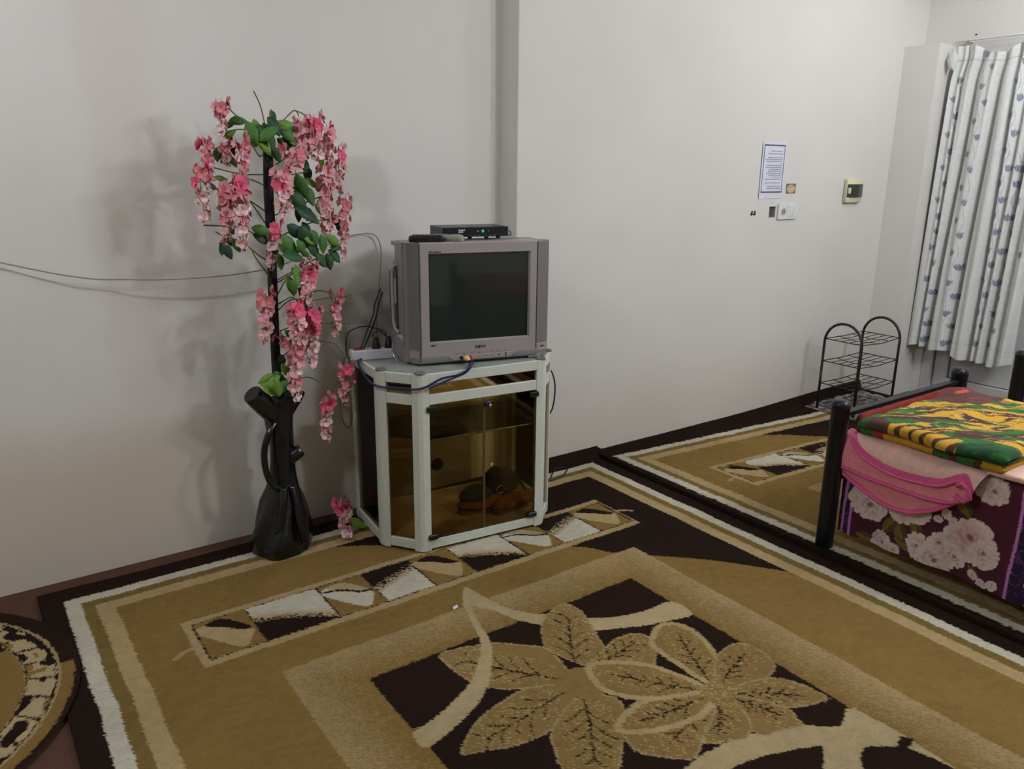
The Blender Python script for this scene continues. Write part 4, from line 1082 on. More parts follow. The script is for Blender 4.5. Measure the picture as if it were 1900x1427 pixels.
def cluster(parent, top, bot, hw, n, g, name='flower_cluster', off=True):
    top = Vector(top); bot = Vector(bot); d = bot - top
    mid = (top + bot) / 2 + Vector((g.uniform(-.006, .006), 0, 0))
    st = MB().tube(smooth_poly([tuple(top - d * .03), tuple(top), tuple(mid), tuple(bot)], 4, False), .0018, 5)
    for k in range(5):
        q = top + d * (.75 + .06 * k)
        st.tube([tuple(q), tuple(q + Vector((g.uniform(-1, 1), g.uniform(-1, 1), -.6)) * .010)], .0026, 5)
    c_ = st.build(name, M_PET[4], parent, True, None)
    for k in range(n):
        t = (k + .5) / n
        ph = k * 2.4 + g.uniform(-.5, .5)
        spread = hw * (1.0 - .65 * t ** 1.5) * g.uniform(.25, .75)
        pos = top + d * t + Vector((math.cos(ph) * spread, math.sin(ph) * spread * .9, g.uniform(-.006, .006)))
        size = hw * (.94 - .42 * t) * g.uniform(.85, 1.2)
        size = min(max(size, .014), .031)
        ci = g.choice((0, 3, 3, 1)) if t < .35 else (g.choice((1, 1, 2, 2, 3)) if t < .7 else g.choice((2, 4, 4)))
        outw = Vector((math.cos(ph), math.sin(ph) - .55, g.uniform(-.2, .5))).normalized()
        ax = outw.cross(Vector((0, 0, 1))).normalized()
        M_ = Matrix((ax, outw.cross(ax), outw)).transposed().to_4x4() @ Matrix.Rotation(g.uniform(0, 6.28), 4, 'Z')
        o = bpy.data.objects.new('blossom', BLOSS[ci][g.randrange(2)]); COL.objects.link(o); o.parent = c_
        o.matrix_basis = Matrix.Translation(pos) @ M_ @ Matrix.Scale(size, 4)
    return c_
g = random.Random(9)
for (a, b_, hw) in CL:
    L = (Vector(a) - Vector(b_)).length
    cluster(TREE, rel(a), rel(b_), hw, int(5 + L * 52), g)
# fallen spray at the cabinet's foot
t = empty('fallen_blossom_spray', (1.203, -.215, 0)); tag(t, 'pink blossom spray with one leaf lying on the rug against the cabinet', 'flower')
g = random.Random(21)
cluster(t, (.03, .09, .105), (-.028, -.10, .022), .034, 14, g)
o = bpy.data.objects.new('leaf', LEAVES[2]); COL.objects.link(o); o.parent = t
o.matrix_basis = Matrix.Translation((.050, -.03, .035)) @ Matrix.Rotation(R(55), 4, 'X') @ Matrix.Rotation(R(-40), 4, 'Z') @ Matrix.Scale(.085, 4)

# ================================================================== beds
M_BEDK = mat('black_bed_tube', (.009, .010, .013), rough=.3, noise=.1, nscale=20, spec=.4)
M_PLAST = mat('clear_wrap', (.05, .05, .055), rough=.15)
M_MATT = mat('red_mattress', lin(150, 44, 26), rough=.9, noise=.2, nscale=20)
M_CLOTH = mat('printed_cloth', (1, 1, 1), rough=.85, attr='Col', noise=.10, nscale=90, bump=.25, bscale=300)
BX0, BX1, BY0, BY1 = 2.762, 3.690, -1.430, -3.42
def paint_spread(Yc, Zc, seed=3):
    S = Painter(Yc, Zc, .0006, seed)
    base = np.array(lin(78, 22, 44)); S.fill(base)
    S.C *= (.8 + .5 * fbm(Yc * 9, Zc * 9, 3))[..., None]
    navy = np.array(lin(38, 22, 52)); vio = np.array(lin(88, 48, 104)); lil = np.array(lin(206, 128, 196))
    m1 = (S.X > -1.507); S.C[m1] = navy; S.C[m1 & (fbm(S.X * 60, S.Y * 60, 5) > .55)] = vio
    m2 = (S.X < -2.092) & (S.X > -2.42); S.C[m2] = navy; S.C[m2 & (np.abs(fbm(S.X * 26, S.Y * 26, 8) - .5) < .035)] = vio
    S.C[m2 & (np.abs(fbm(S.X * 22, S.Y * 22, 12) - .5) < .02) & (S.X < -2.14)] = (.55, .5, .55)
    for yy in (-1.472, -1.503, -2.095, -2.42): S.C[np.abs(S.X - yy - .004 * np.sin(S.Y * 14)) < .0055] = lil
    olive = np.array(lin(124, 104, 40)); ol2 = np.array(lin(84, 74, 34))
    def leafs(c_, L, ang, wd):
        d = np.array((math.cos(ang), math.sin(ang))); n = np.array((-d[1], d[0])); c_ = np.array(c_)
        P_ = [tuple(c_ + d * L * (t - .5) + n * wd * h_) for t, h_ in ((0, 0), (.25, .42), (.6, .5), (1, 0), (.6, -.5), (.25, -.4))]
        k = inpoly(S.X, S.Y, smooth_poly(P_, 4)); al = (S.X - c_[0]) * d[0] + (S.Y - c_[1]) * d[1]; of = (S.X - c_[0]) * n[0] + (S.Y - c_[1]) * n[1]
        S.C[k] = olive; S.C[k & (of > 0)] = ol2
        S.C[k & (np.abs(of) < .0015)] = olive * 1.4
    for a in (((-1.714, .150), .13, 1.2, .05), ((-1.665, .175), .10, 2.2, .045), ((-1.765, .195), .11, 1.4, .045), ((-1.735, .112), .10, .4, .04), ((-1.918, .340), .08, 1.0, .05), ((-1.565, .082), .07, .2, .04), ((-1.98, .11), .06, .8, .03), ((-2.55, .2), .14, 1.2, .05), ((-2.75, .3), .12, 2.0, .05)): leafs(*a)
    hi = np.array(lin(236, 216, 206)); md = np.array(lin(200, 166, 158)); dk = np.array(lin(120, 78, 74))
    def peony(cy, cz, Rr, seed, warm=0.0):
        g = random.Random(seed)
        dx = S.X - cy; dz = S.Y - cz; d = np.hypot(dx, dz); a = np.arctan2(dz, dx)
        for li, (rr, n_) in enumerate(((1.0, 9), (.82, 8), (.64, 7), (.46, 6), (.28, 5))):
            ph = g.uniform(0, 6.28)
            aw = a + .35 * np.sin(2 * a + ph * 2) + .2 * np.sin(3 * a + ph)
            lobe = np.abs(np.cos(n_ * (aw + ph) / 2)) ** .6
            rb = Rr * rr * (.80 + .20 * lobe) * (1 + .12 * np.sin(a + ph) + .08 * np.sin(2 * a + ph))
            k = d < rb
            if not k.any(): continue
            t = np.clip(d / np.maximum(rb, 1e-6), 0, 1)
            # petals: bright rims, darker towards the base and in the gaps between petals
            sh = np.clip((t - .22) / .6, .10 + .10 * (li > 2), 1) * (.50 + .50 * lobe)
            sh = sh * (.8 + .4 * fbm(a * 6 + li * 3, d * 60, seed + li))
            col = dk + (md - dk) * np.clip(sh * 1.6, 0, 1)[..., None] + (hi - md) * np.clip(sh * 1.8 - .75, 0, 1)[..., None]
            col = col * (1 - warm * (1 - rr) * np.array((.05, .35, .35)))
            S.C[k] = col[k]
    peony(-1.572, .222, .078, 1); peony(-1.700, .252, .066, 2); peony(-1.770, .262, .045, 12)
    peony(-1.640, .092, .048, 3); peony(-1.690, .080, .030, 13)
    peony(-2.005, .428, .056, 4)
    peony(-1.850, .172, .048, 5); peony(-1.775, .125, .055, 6); peony(-1.845, .098, .064, 7); peony(-1.905, .135, .048, 8)
    peony(-1.950, .232, .088, 9, 1.0); peony(-2.00, .195, .055, 10)
    for cy, cz, Rr in ((-1.86, .290, .020), (-1.838, .262, .016), (-1.885, .268, .018), (-1.978, .100, .018), (-2.005, .088, .014), (-2.043, .092, .020), (-2.02, .082, .012)): peony(cy, cz, Rr, int(-cy * 1000))
    peony(-2.6, .25, .10, 31); peony(-2.8, .15, .09, 32); peony(-3.0, .3, .1, 33); peony(-3.2, .18, .09, 34)
    return S.C
# spread: hangs down the left side, over the top of the mattress
zs_side = np.arange(.068, .445, .0034)
ysp = np.concatenate([np.arange(-1.452, -2.30, -.0034), np.arange(-2.31, -3.36, -.02)])
arc = [(2.800 + .035 * (1 - math.cos(t)), .445 + .035 * math.sin(t)) for t in np.linspace(0, math.pi / 2, 6)[1:]]
topx = np.linspace(2.85, 3.62, 16)
prof_x = np.concatenate([np.full(len(zs_side), 2.800), [p[0] for p in arc], topx])
prof_z = np.concatenate([zs_side, [p[1] for p in arc], np.full(len(topx), .480)])
PXm, YY = np.meshgrid(prof_x, ysp); PZm, _ = np.meshgrid(prof_z, ysp)
vv = np.concatenate([zs_side, .445 + .01 * np.arange(1, len(arc) + 1), .50 + (topx - 2.85)])
VV, _ = np.meshgrid(vv, ysp)
C = paint_spread(YY, VV)
hang = np.clip((.445 - PZm) / .38, 0, 1)
PXm = PXm - hang * (.010 * np.sin(YY * 17) + .006 * np.sin(YY * 41 + 1)) + .010 * hang
PZm = PZm + hang ** 3 * .006 * np.sin(YY * 13)

def make_bed(first):
    t = empty('bed', (BX0, BY0, 0.0))
    for (x, y) in ((BX0, BY0), (BX1, BY0), (BX0, BY1), (BX1, BY1)):
        p = MB().lathe([(.0345, .004), (.0345, .585), (.0355, .586), (.0360, .600), (.0330, .612), (.024, .6185), (.008, .6205)], 24).build('bed_post', M_BEDK, t, True, 50, loc=(x - BX0, y - BY0, 0))
    for y in (0, BY1 - BY0):
        MB().box(((BX1 - BX0) / 2, y, .558), (BX1 - BX0 - .06, .030, .022), .004).build('end_rail', M_BEDK, t)
        MB().box(((BX1 - BX0) / 2, y, .30), (BX1 - BX0 - .06, .028, .040), .006).build('end_rail', M_BEDK, t)
    for x in (.090, BX1 - BX0 - .06):
        MB().box((x, (BY1 - BY0) / 2, .295), (.028, BY0 - BY1 - .06, .045), .004).build('side_rail', M_BEDK, t)
    return t
BED = make_bed(True)
tag(BED, 'bed with black tube posts in the right foreground, blankets folded on it', 'bed', 'beds along the far wall')
o = MB().box((3.235, -2.425, .395), (.80, 1.93, .145), .03).build('mattress', M_MATT, None, True, 60)
tag(o, 'red mattress on the nearer bed beneath the folded blankets', 'mattress', 'mattresses')
bs = grid_mesh('bedspread', PXm, YY, PZm, C, M_CLOTH)
tag(bs, 'purple bedspread printed with pale peonies hanging over the nearer bed', 'bedspread', 'bedspreads')
DX = 1.560
b2 = copy_tree(BED); b2.location.x += DX; tag(b2, 'second bed with black posts at the right edge of the picture', 'bed')
m2 = o.copy(); COL.objects.link(m2); m2.location.x += DX; m2['label'] = 'mattress on the second bed at the right edge'
s2 = bs.copy(); COL.objects.link(s2); s2.location.x += DX; s2.location.y += .02; s2['label'] = 'floral purple bedspread over the second bed at the right edge'

b3 = copy_tree(BED); b3.location = (1.81, -4.83, 0); b3.rotation_euler = (0, 0, R(90)); tag(b3, 'bed reflected darkly in the television screen', 'bed')
q3 = MB().box((0, 0, .43), (1.86, .84, .19), .05).build('quilt', mat('maroon_quilt', lin(120, 34, 34), .9, noise=.2, nscale=12), None, True, 60, loc=(1.81 + .995, -4.83 + .464, 0))
tag(q3, 'maroon quilt on the bed reflected in the television screen', 'quilt')

# ---- pink blanket: folded pad on the bed with two layers falling over its side
M_PINK = mat('pink_fleece', (1, 1, 1), rough=.95, attr='Col', noise=.12, nscale=60, bump=.5, bscale=350, sheen=.1)
M_TRIM = mat('hot_pink_binding', lin(232, 98, 152), rough=.7, noise=.08, nscale=60)
PKL = np.array(lin(244, 198, 180)); PKM = np.array(lin(242, 146, 154)); 
BL = empty('folded_blanket', (2.80, -1.72, .482)); tag(BL, 'folded pink fleece blanket with bright pink binding hanging over the bed side', 'blanket', 'folded blankets on the bed')
BLo = Vector((2.80, -1.72, .482))
def slab(name, m, x0, x1, y0, y1, z0, z1, paint, parent, org, seed, nx=70, ny=110, rx=None, wob=.008, sag=None):
    """soft folded layer: stadium cross-section in x-z swept along y, rounded at the ends"""
    h2 = (z1 - z0) / 2; zc = (z0 + z1) / 2
    flat = np.linspace(x1 - .02, x0 + h2, nx); an = np.linspace(math.pi / 2, -math.pi / 2, 20)
    px = np.concatenate([flat, x0 + h2 - h2 * np.cos(an)[1:-1], flat[::-1][::3]]); pz = np.concatenate([np.full(nx, 1.0), np.sin(an)[1:-1], np.full(len(flat[::3]), -1.0)])
    arcl = np.concatenate([[0], np.cumsum(np.hypot(np.diff(px), np.diff(pz) * h2))])
    s_ = np.linspace(0, 1, ny); ys_ = y0 + (y1 - y0) * s_
    PX, YS = np.meshgrid(px, ys_); PZ, _ = np.meshgrid(pz, ys_); AR, _ = np.meshgrid(arcl, ys_)
    e = np.minimum(np.abs(YS - y0), np.abs(y1 - YS)); k = np.sqrt(np.clip(1 - (1 - np.clip(e / h2, 0, 1)) ** 2, 0, 1))
    wv = wob * 2 * (fbm(PX * 7 + seed, YS * 7 + 5, seed) - .5)
    wz = wv * np.where(PZ > -.5, 1, .0)
    Z_ = zc + PZ * h2 * k + wz
    X_ = PX + wob * 1.5 * (fbm(YS * 6, YS * 0 + seed, seed + 3) - .5) * 2 * np.clip((x1 - PX) / (x1 - x0), 0, 1)
    if sag is not None: Z_ = Z_ + sag(X_, YS)
    C_ = paint(X_, YS, PZ, AR)
    return grid_mesh(name, X_ - org[0], YS - org[1], Z_ - org[2], C_, m, parent)
def pk(X_, Y_, PZ, AR):
    C_ = np.zeros(X_.shape + (3,)); C_[:] = PKL * .96; C_ *= (1 + .12 * (fbm(X_ * 14, Y_ * 14, 4) - .5))[..., None]; return C_
slab('folded_pad', M_PINK, 2.792, 3.40, -1.495, -2.12, .483, .504, pk, BL, BLo, 2, 40, 80)
# falling layers: upper edge on the bed, lower edge a curve (y, z); x bulges outwards
def fall(name, top, low, x_top, x_out, colt, colb, n=90, rows=60, seed=0, trim=.02):
    T_ = np.array(smooth_poly(top, 12, False)); L_ = np.array(smooth_poly(low, 12, False))
    def res(P_):
        d = np.concatenate([[0], np.cumsum(np.hypot(*np.diff(P_, axis=0).T))]); d /= d[-1]
        return np.stack([np.interp(np.linspace(0, 1, n), d, P_[:, i]) for i in (0, 1)], 1)
    T_, L_ = res(T_), res(L_)
    v = np.linspace(0, 1, rows)[:, None]
    Y_ = T_[:, 0] * (1 - v) + L_[:, 0] * v; Z_ = T_[:, 1] * (1 - v) + L_[:, 1] * v
    X_ = x_top + (x_out - x_top) * np.sin(np.clip(v * 1.35, 0, 1) * math.pi / 2) + .008 * (fbm(Y_ * 14, Z_ * 9, seed) - .5)
    Z_ = Z_ + .018 * np.sin(v * math.pi) ** 2 * (1 - v)
    C_ = colt * (1 - v[..., None]) + colb * v[..., None] + 0 * Y_[..., None]
    C_ = C_ * (1 + .14 * (fbm(Y_ * 20, Z_ * 20, seed + 2) - .5))[..., None]
    dist = np.hypot(Y_ - L_[:, 0], Z_ - L_[:, 1]); C_[dist < trim] = np.array(lin(232, 98, 152))
    X2 = np.concatenate([X_, X_[::-1] + .010]); Y2_ = np.concatenate([Y_, Y_[::-1]]); Z2 = np.concatenate([Z_, Z_[::-1]])
    C2 = np.concatenate([C_, C_[::-1]])
    o_ = grid_mesh(name, X2 - BLo.x, Y2_ - BLo.y, Z2 - BLo.z, C2, M_PINK, BL)
    edge = [(X_[-1, i] - BLo.x + .004, Y_[-1, i] - BLo.y, Z_[-1, i] - BLo.z) for i in range(n)]
    return o_, edge
LOW = [(-1.425, .400), (-1.418, .352), (-1.474, .318), (-1.572, .277), (-1.664, .252), (-1.747, .261), (-1.823, .297), (-1.885, .345), (-1.935, .385)]
MIDL = [(-1.425, .420), (-1.424, .362), (-1.50, .350), (-1.60, .342), (-1.708, .340), (-1.80, .340), (-1.879, .352), (-1.94, .385)]
UPL = [(-1.490, .488), (-1.535, .432), (-1.606, .403), (-1.70, .390), (-1.833, .403), (-1.895, .440), (-1.925, .448), (-1.95, .40)]
lo, e1 = fall('lower_layer', [(-1.46, .496), (-1.60, .496), (-1.75, .496), (-1.97, .49)], LOW, 2.815, 2.772, PKM, PKM * .95, seed=1, trim=.016)
mi, e2 = fall('middle_layer', [(-1.45, .499), (-1.60, .498), (-1.75, .498), (-1.97, .494)], MIDL, 2.812, 2.758, PKM * 1.05, PKM, seed=2, trim=.012)
up_, e3 = fall('upper_layer', [(-1.50, .505), (-1.65, .505), (-1.80, .505), (-1.99, .502)], UPL, 2.810, 2.748, PKL, PKL * .97, seed=3, trim=.030)
for e_, r_ in ((e1, .0065), (e2, .0055), (e3, .0065)):
    MB().tube(e_, r_, 8).build('binding', M_TRIM, BL, True, None)
# rolled corner
MB().tube([(2.744 - BLo.x, -1.905 - BLo.y, .43 - BLo.z), (2.738 - BLo.x, -1.925 - BLo.y, .446 - BLo.z), (2.742 - BLo.x, -1.945 - BLo.y, .43 - BLo.z), (2.752 - BLo.x, -1.95 - BLo.y, .395 - BLo.z), (2.758 - BLo.x, -1.93 - BLo.y, .375 - BLo.z), (2.755 - BLo.x, -1.90 - BLo.y, .39 - BLo.z)], .009, 8).build('binding', M_TRIM, BL, True, None)

rl = MB()
rl.loft([[(x, -1.468 + .019 * k_ * math.cos(a) * (1 + .08 * math.sin(x * 30)), .5215 + .0385 * k_ * math.sin(a)) for a in np.linspace(0, 2 * math.pi, 17)[:-1]] for x, k_ in [(2.835, .4), (2.84, .85)] + [(2.85 + i * .076, 1 + .05 * math.sin(i * 2.1)) for i in range(10)] + [(3.60, .8), (3.605, .4)]])
o = rl.build('rolled_blanket', mat('dark_red_fleece', lin(128, 36, 22), rough=.95, noise=.3, nscale=25, bump=.5, bscale=200), None, True, None)
tag(o, 'dark red blanket rolled along the end rail behind the plush blanket', 'blanket')

# ---- green, yellow and brown plush blanket folded on top
M_PLUSH = mat('plush', (1, 1, 1), rough=.95, attr='Col', noise=.22, nscale=130, bump=.8, bscale=260)
GRN = np.array(lin(52, 110, 46)); GRD = np.array(lin(30, 78, 40)); YEL = np.array(lin(216, 166, 50)); BRN = np.array(lin(84, 54, 44)); PCH = np.array(lin(232, 190, 120)); RED = np.array(lin(168, 52, 36))
def plush(X_, Y_, PZ, AR, seed=40, low=False):
    a = math.atan2(-.42, .30)
    U = (X_ * math.cos(a) + Y_ * math.sin(a)); V = (-X_ * math.sin(a) + Y_ * math.cos(a))
    g = np.random.default_rng(seed); U = U + g.normal(0, .004, U.shape); V = V + g.normal(0, .0022, U.shape)
    side = np.clip(.0 - PZ, 0, 1) * .03
    V = V + side
    warp = (fbm(U * 5, V * 9, seed) - .5) * .16
    n1 = fbm(U * 8 + 3, (V + warp) * 58, seed + 1); n2 = fbm(U * 9 + 9, (V + warp) * 24, seed + 2); n3 = fbm(U * 4, (V + warp) * 10, seed + 3)
    C_ = np.zeros(X_.shape + (3,)); C_[:] = BRN
    far = smoothstep(2.9, 3.15, X_)
    C_[n1 > .56 - .10 * far] = YEL
    C_[(n1 > .545 - .10 * far) & (n1 <= .56 - .10 * far + .012)] = PCH
    C_[n2 > .575] = GRN; C_[(n2 > .545) & (n2 <= .59) & (n1 < .5)] = GRD
    C_[(n2 > .60) & (n3 > .5)] = GRN * 1.15
    # tiger band along the rolled front edge
    fr = (X_ < 2.80) & (Y_ < -1.62) & (Y_ > -1.88)
    st = np.abs(((Y_ * 19 + X_ * 12) % 1) - .5)
    C_[fr] = YEL * .92; C_[fr & (st < .17)] = BRN
    C_[(X_ < 2.82) & (Y_ < -1.88)] = GRD; C_[(X_ < 2.86) & (Y_ < -1.88) & (n1 > .5)] = GRN
    k = (X_ < 2.83) & (Y_ > -1.63); C_[k] = BRN; C_[k & (n2 > .48)] = GRN
    k = (X_ > 3.25) & (Y_ > -1.72); C_[k] = np.array(lin(104, 62, 56)); C_[k & (n3 > .60)] = np.array(lin(214, 90, 66))
    return C_
def plush_low(X_, Y_, PZ, AR):
    C_ = np.zeros(X_.shape + (3,)); C_[:] = BRN
    J = Y_ + .02 * (fbm(Y_ * 30, AR * 30, 5) - .5)
    C_[J < -1.56] = RED; C_[(J < -1.60)] = YEL * .95; C_[(J < -1.795)] = BRN; C_[(J < -1.80) & (J > -1.845)] = GRN; C_[(J < -1.875) & (J > -1.935)] = GRN * 1.1
    C_[(J > -1.565) & (J < -1.515)] = GRN; C_[(J > -1.475)] = PCH; C_[(J < -1.96)] = YEL * .9
    return C_
GB = empty('folded_blanket', (2.80, -1.75, .500)); tag(GB, 'plush blanket in green, yellow and brown lying folded on the pink blanket', 'blanket', 'folded blankets on the bed')
GBo = (2.80, -1.75, .500)
bump2 = lambda X_, Y_: .030 * np.exp(-((X_ - 3.41) / .06) ** 2 - ((Y_ + 1.57) / .07) ** 2) - .012 * smoothstep(-1.60, -1.50, Y_)
slab('lower_fold', M_PLUSH, 2.768, 3.46, -1.494, -2.03, .501, .536, plush_low, GB, GBo, 6, 80, 190, wob=.010)
slab('upper_fold', M_PLUSH, 2.758, 3.50, -1.500, -2.045, .534, .577, plush, GB, GBo, 8, 260, 230, wob=.020, sag=bump2)

# ================================================================== shoe rack
M_RACK = mat('dark_green_rack', lin(22, 30, 28), rough=.4, noise=.1, nscale=40)
RK = empty('shoe_rack', (4.407, -.277, 0)); tag(RK, 'small black wire shoe rack with arched sides against the wall', 'shoe rack')
RA, RB = .25, .42
for x in (0, RB):
    pts = [(x, 0, .008), (x, 0, .45)] + [(x, -RA / 2 + RA / 2 * math.cos(a), .45 + .125 * math.sin(a)) for a in np.linspace(0, math.pi, 15)] + [(x, -RA, .45), (x, -RA, .008)]
    MB().tube(pts, .0082, 10).build('arched_side', M_RACK, RK, True, None)
wl = MB().tube([(0, 0, 0), (RB * .5, 0, -.006), (RB, 0, 0)], .0022, 6).mesh('wire', M_RACK, True, None)
wc = MB().tube([(0, 0, 0), (0, -RA / 2, -.012), (0, -RA, 0)], .0022, 6).mesh('wire', M_RACK, True, None)
for z in (.465, .324, .180, .035):
    fr_ = MB()
    fr_.tube([(0, 0, z), (RB * .5, 0, z - .006), (RB, 0, z)], .003, 6); fr_.tube([(0, -RA, z), (RB * .5, -RA, z - .010), (RB, -RA, z)], .003, 6)
    fr_.tube([(0, 0, z), (0, -RA, z)], .003, 6); fr_.tube([(RB, 0, z), (RB, -RA, z)], .003, 6)
    sf = fr_.build('shelf', M_RACK, RK, True, None)
    for k in range(1, 5): link('wire', wl, sf, (0, -RA * k / 5, z - .003))
    for k in range(1, 3): link('wire', wc, sf, (RB * k / 3, 0, z))
# crumpled plastic mat under it
xs = np.linspace(4.39, 5.02, 90); ys = np.linspace(-.20, -.58, 60); X, Y = np.meshgrid(xs, ys)
Z = .009 + .05 * np.abs(fbm(X * 16, Y * 16, 3) - .5)
nn = fbm(X * 22, Y * 22, 9); C = np.array(lin(128, 122, 120)) * np.clip(.1 + 6 * np.abs(nn - .5), .1, 1.6)[..., None]
o = grid_mesh('plastic_mat', X, Y, Z, C, mat('marbled_plastic', (1, 1, 1), .35, attr='Col', noise=.2, nscale=30), skirt=.0045); tag(o, 'crumpled grey marbled plastic sheet under the shoe rack', 'mat')

# ================================================================== curtain
M_CURT = mat('curtain_cloth', (1, 1, 1), rough=.9, attr='Col', noise=.05, nscale=70, bump=.25, bscale=160)
zt, zb = 2.215, .320
nz, ny = 330, 250
s_ = np.linspace(0, 1, ny); tz = np.linspace(0, 1, nz)
SS, TT = np.meshgrid(s_, tz)                 # s: across (left to right), t: down
yl = -.385 + .035 * TT - .02 * np.exp(-((TT - .03) / .05) ** 2); yr = -1.06 + .06 * TT
creases = [.09, .19, .42, .565, .64, .74, .83, .94]
fold = np.zeros_like(SS); sh_ = np.zeros_like(SS)
for k, c0 in enumerate(creases):
    cc = c0 + .018 * np.sin(TT * 2.2 + k * 1.7) + (.03 * TT if k > 2 else 0)
    wd_ = (.016, .022, .024, .020, .014, .022, .02, .03)[k]
    fold += (.05, .085, .09, .07, .03, .085, .05, .05)[k] * np.exp(-((SS - cc) / wd_) ** 2) * (.45 + .55 * np.clip(TT * 3, 0, 1))
fold += .010 * np.sin(SS * 30 + TT * 2) + .006 * np.sin(SS * 63 - TT * 4)
Yc = yl + (yr - yl) * SS
Xc = 5.265 + fold - .012 * TT
sagt = -.055 * np.clip(np.sin(np.clip((SS - .16) / .40, 0, 1) * math.pi), 0, 1) * np.exp(-TT * 26) - .035 * np.clip(np.sin(np.clip((SS - .58) / .4, 0, 1) * math.pi), 0, 1) * np.exp(-TT * 26)
Zc = zt + (zb - zt) * TT + sagt + TT * (.022 * np.sin(SS * 5.5 + .6) + .010 * np.sin(SS * 21))
S = Painter(Yc, Zc, .0005, 77)
S.fill(np.array(lin(222, 222, 216)))
S.C *= (1 - .05 * (fbm(Yc * 60, Zc * 120, 4) > .62))[..., None]
S.C[(Zc < zb + .085) & (Zc > zb + .078)] *= .85
S.C[np.abs(TT - .045) < .0025] *= .8
BLU = np.array(lin(150, 158, 172)); BL2 = np.array(lin(116, 124, 144)); VIN = np.array(lin(186, 192, 198))
VINES = [[(-.577, 2.157), (-.618, 2.085), (-.573, 1.976), (-.609, 1.881), (-.56, 1.774), (-.597, 1.681), (-.548, 1.582), (-.587, 1.491), (-.547, 1.38), (-.583, 1.29), (-.55, 1.179), (-.589, 1.088), (-.559, .978), (-.60, .888), (-.571, .787), (-.604, .699), (-.581, .589), (-.608, .504), (-.589, .391)],
         [(-.43, 2.02), (-.41, 1.91), (-.44, 1.81), (-.41, 1.70), (-.44, 1.60), (-.41, 1.50), (-.44, 1.40), (-.41, 1.30), (-.43, 1.20), (-.432, 1.103), (-.415, 1.0), (-.445, .902), (-.416, .795), (-.461, .711), (-.437, .595), (-.455, .50), (-.453, .394)],
         [(-.80, 2.1), (-.765, 1.99), (-.80, 1.9), (-.765, 1.8), (-.80, 1.7), (-.765, 1.6), (-.80, 1.5), (-.765, 1.41), (-.792, 1.314), (-.766, 1.22), (-.79, 1.123), (-.766, 1.01), (-.796, .924), (-.761, .82), (-.794, .734), (-.766, .626), (-.802, .536), (-.778, .426)],
         [(-.885, 1.60), (-.855, 1.50), (-.86, 1.409), (-.885, 1.31), (-.847, 1.212), (-.873, 1.116), (-.844, 1.011), (-.868, .918), (-.844, .818), (-.868, .726), (-.85, .62), (-.873, .524), (-.85, .42)],
         [(-.98, 2.1), (-.95, 2.0), (-.98, 1.9), (-.95, 1.8), (-.98, 1.7), (-.95, 1.6), (-.98, 1.5), (-.95, 1.4), (-.98, 1.3), (-.95, 1.2), (-.98, 1.1), (-.95, 1.0)]]
for V in VINES:
    mids = [((a[0] + b_[0]) / 2 + (.012 if i % 2 else -.012), (a[1] + b_[1]) / 2) for i, (a, b_) in enumerate(zip(V[:-1], V[1:]))]
    ctr = sum(v[0] for v in V) / len(V)
    wav = []
    for i, v in enumerate(V): wav.append((ctr + (ctr - v[0]) * .55, v[1] - .01))
    S.line(smooth_poly(wav, 6, False), .0042, VIN)
    for i, (vy, vz) in enumerate(V):
        tl = (.25 if i % 2 else -.15)
        ca, sa = math.cos(tl), math.sin(tl); s0 = 1.0
        shp = [(-.003, -.024), (-.013, -.014), (-.016, .002), (-.019, .018), (-.009, .009), (-.004, .024), (.001, .010), (.008, .023), (.009, .008), (.019, .017), (.015, -.002), (.011, -.014), (.003, -.024)]
        P_ = [(vy - (a * ca - b_ * sa) * s0, vz + (a * sa + b_ * ca) * s0) for a, b_ in shp]
        S.poly(P_, BLU); k = inpoly(S.X, S.Y, P_) & (np.sin((S.X - vy) * 700) > .35); S.C[k] = BL2
CU = empty('curtain', (5.29, -.72, zb)); tag(CU, 'white curtain printed with blue tulips hanging over the door', 'curtain')
grid_mesh('cloth', Xc - 5.29, Yc + .72, Zc - zb, S.C, M_CURT, CU)
M_CPL = mat('curtain_plain', lin(216, 216, 210), rough=.9, noise=.06, nscale=50, bump=.2, bscale=150)
kn = MB().loft([[(x * k_ + dx, y * k_, z * k_) for x, y, z in ((0, .035, .01), (0, .0, .062), (0, -.030, .02), (0, -.012, -.055), (0, .02, -.035))] for k_, dx in ((.5, .0), (1, -.010), (1, -.022), (.55, -.034))])
kn = kn.build('folded_corner', M_CPL, CU, True, 50); kn.location = (-.045, .325, zt - zb - .085)
o = MB().tube([(5.305, -.350, 2.252), (5.305, -1.32, 2.252)], .007, 8).build('curtain_rail', mat('white_rail', (.7, .7, .68), .4), None, True); tag(o, 'thin white rail that the tulip curtain hangs from', 'curtain rail')
rb = MB()
for y in (-.42, -1.25): rb.box((5.345, y, 2.252), (.082, .018, .018), .002)
rb.build('bracket', M_CAPW, o)

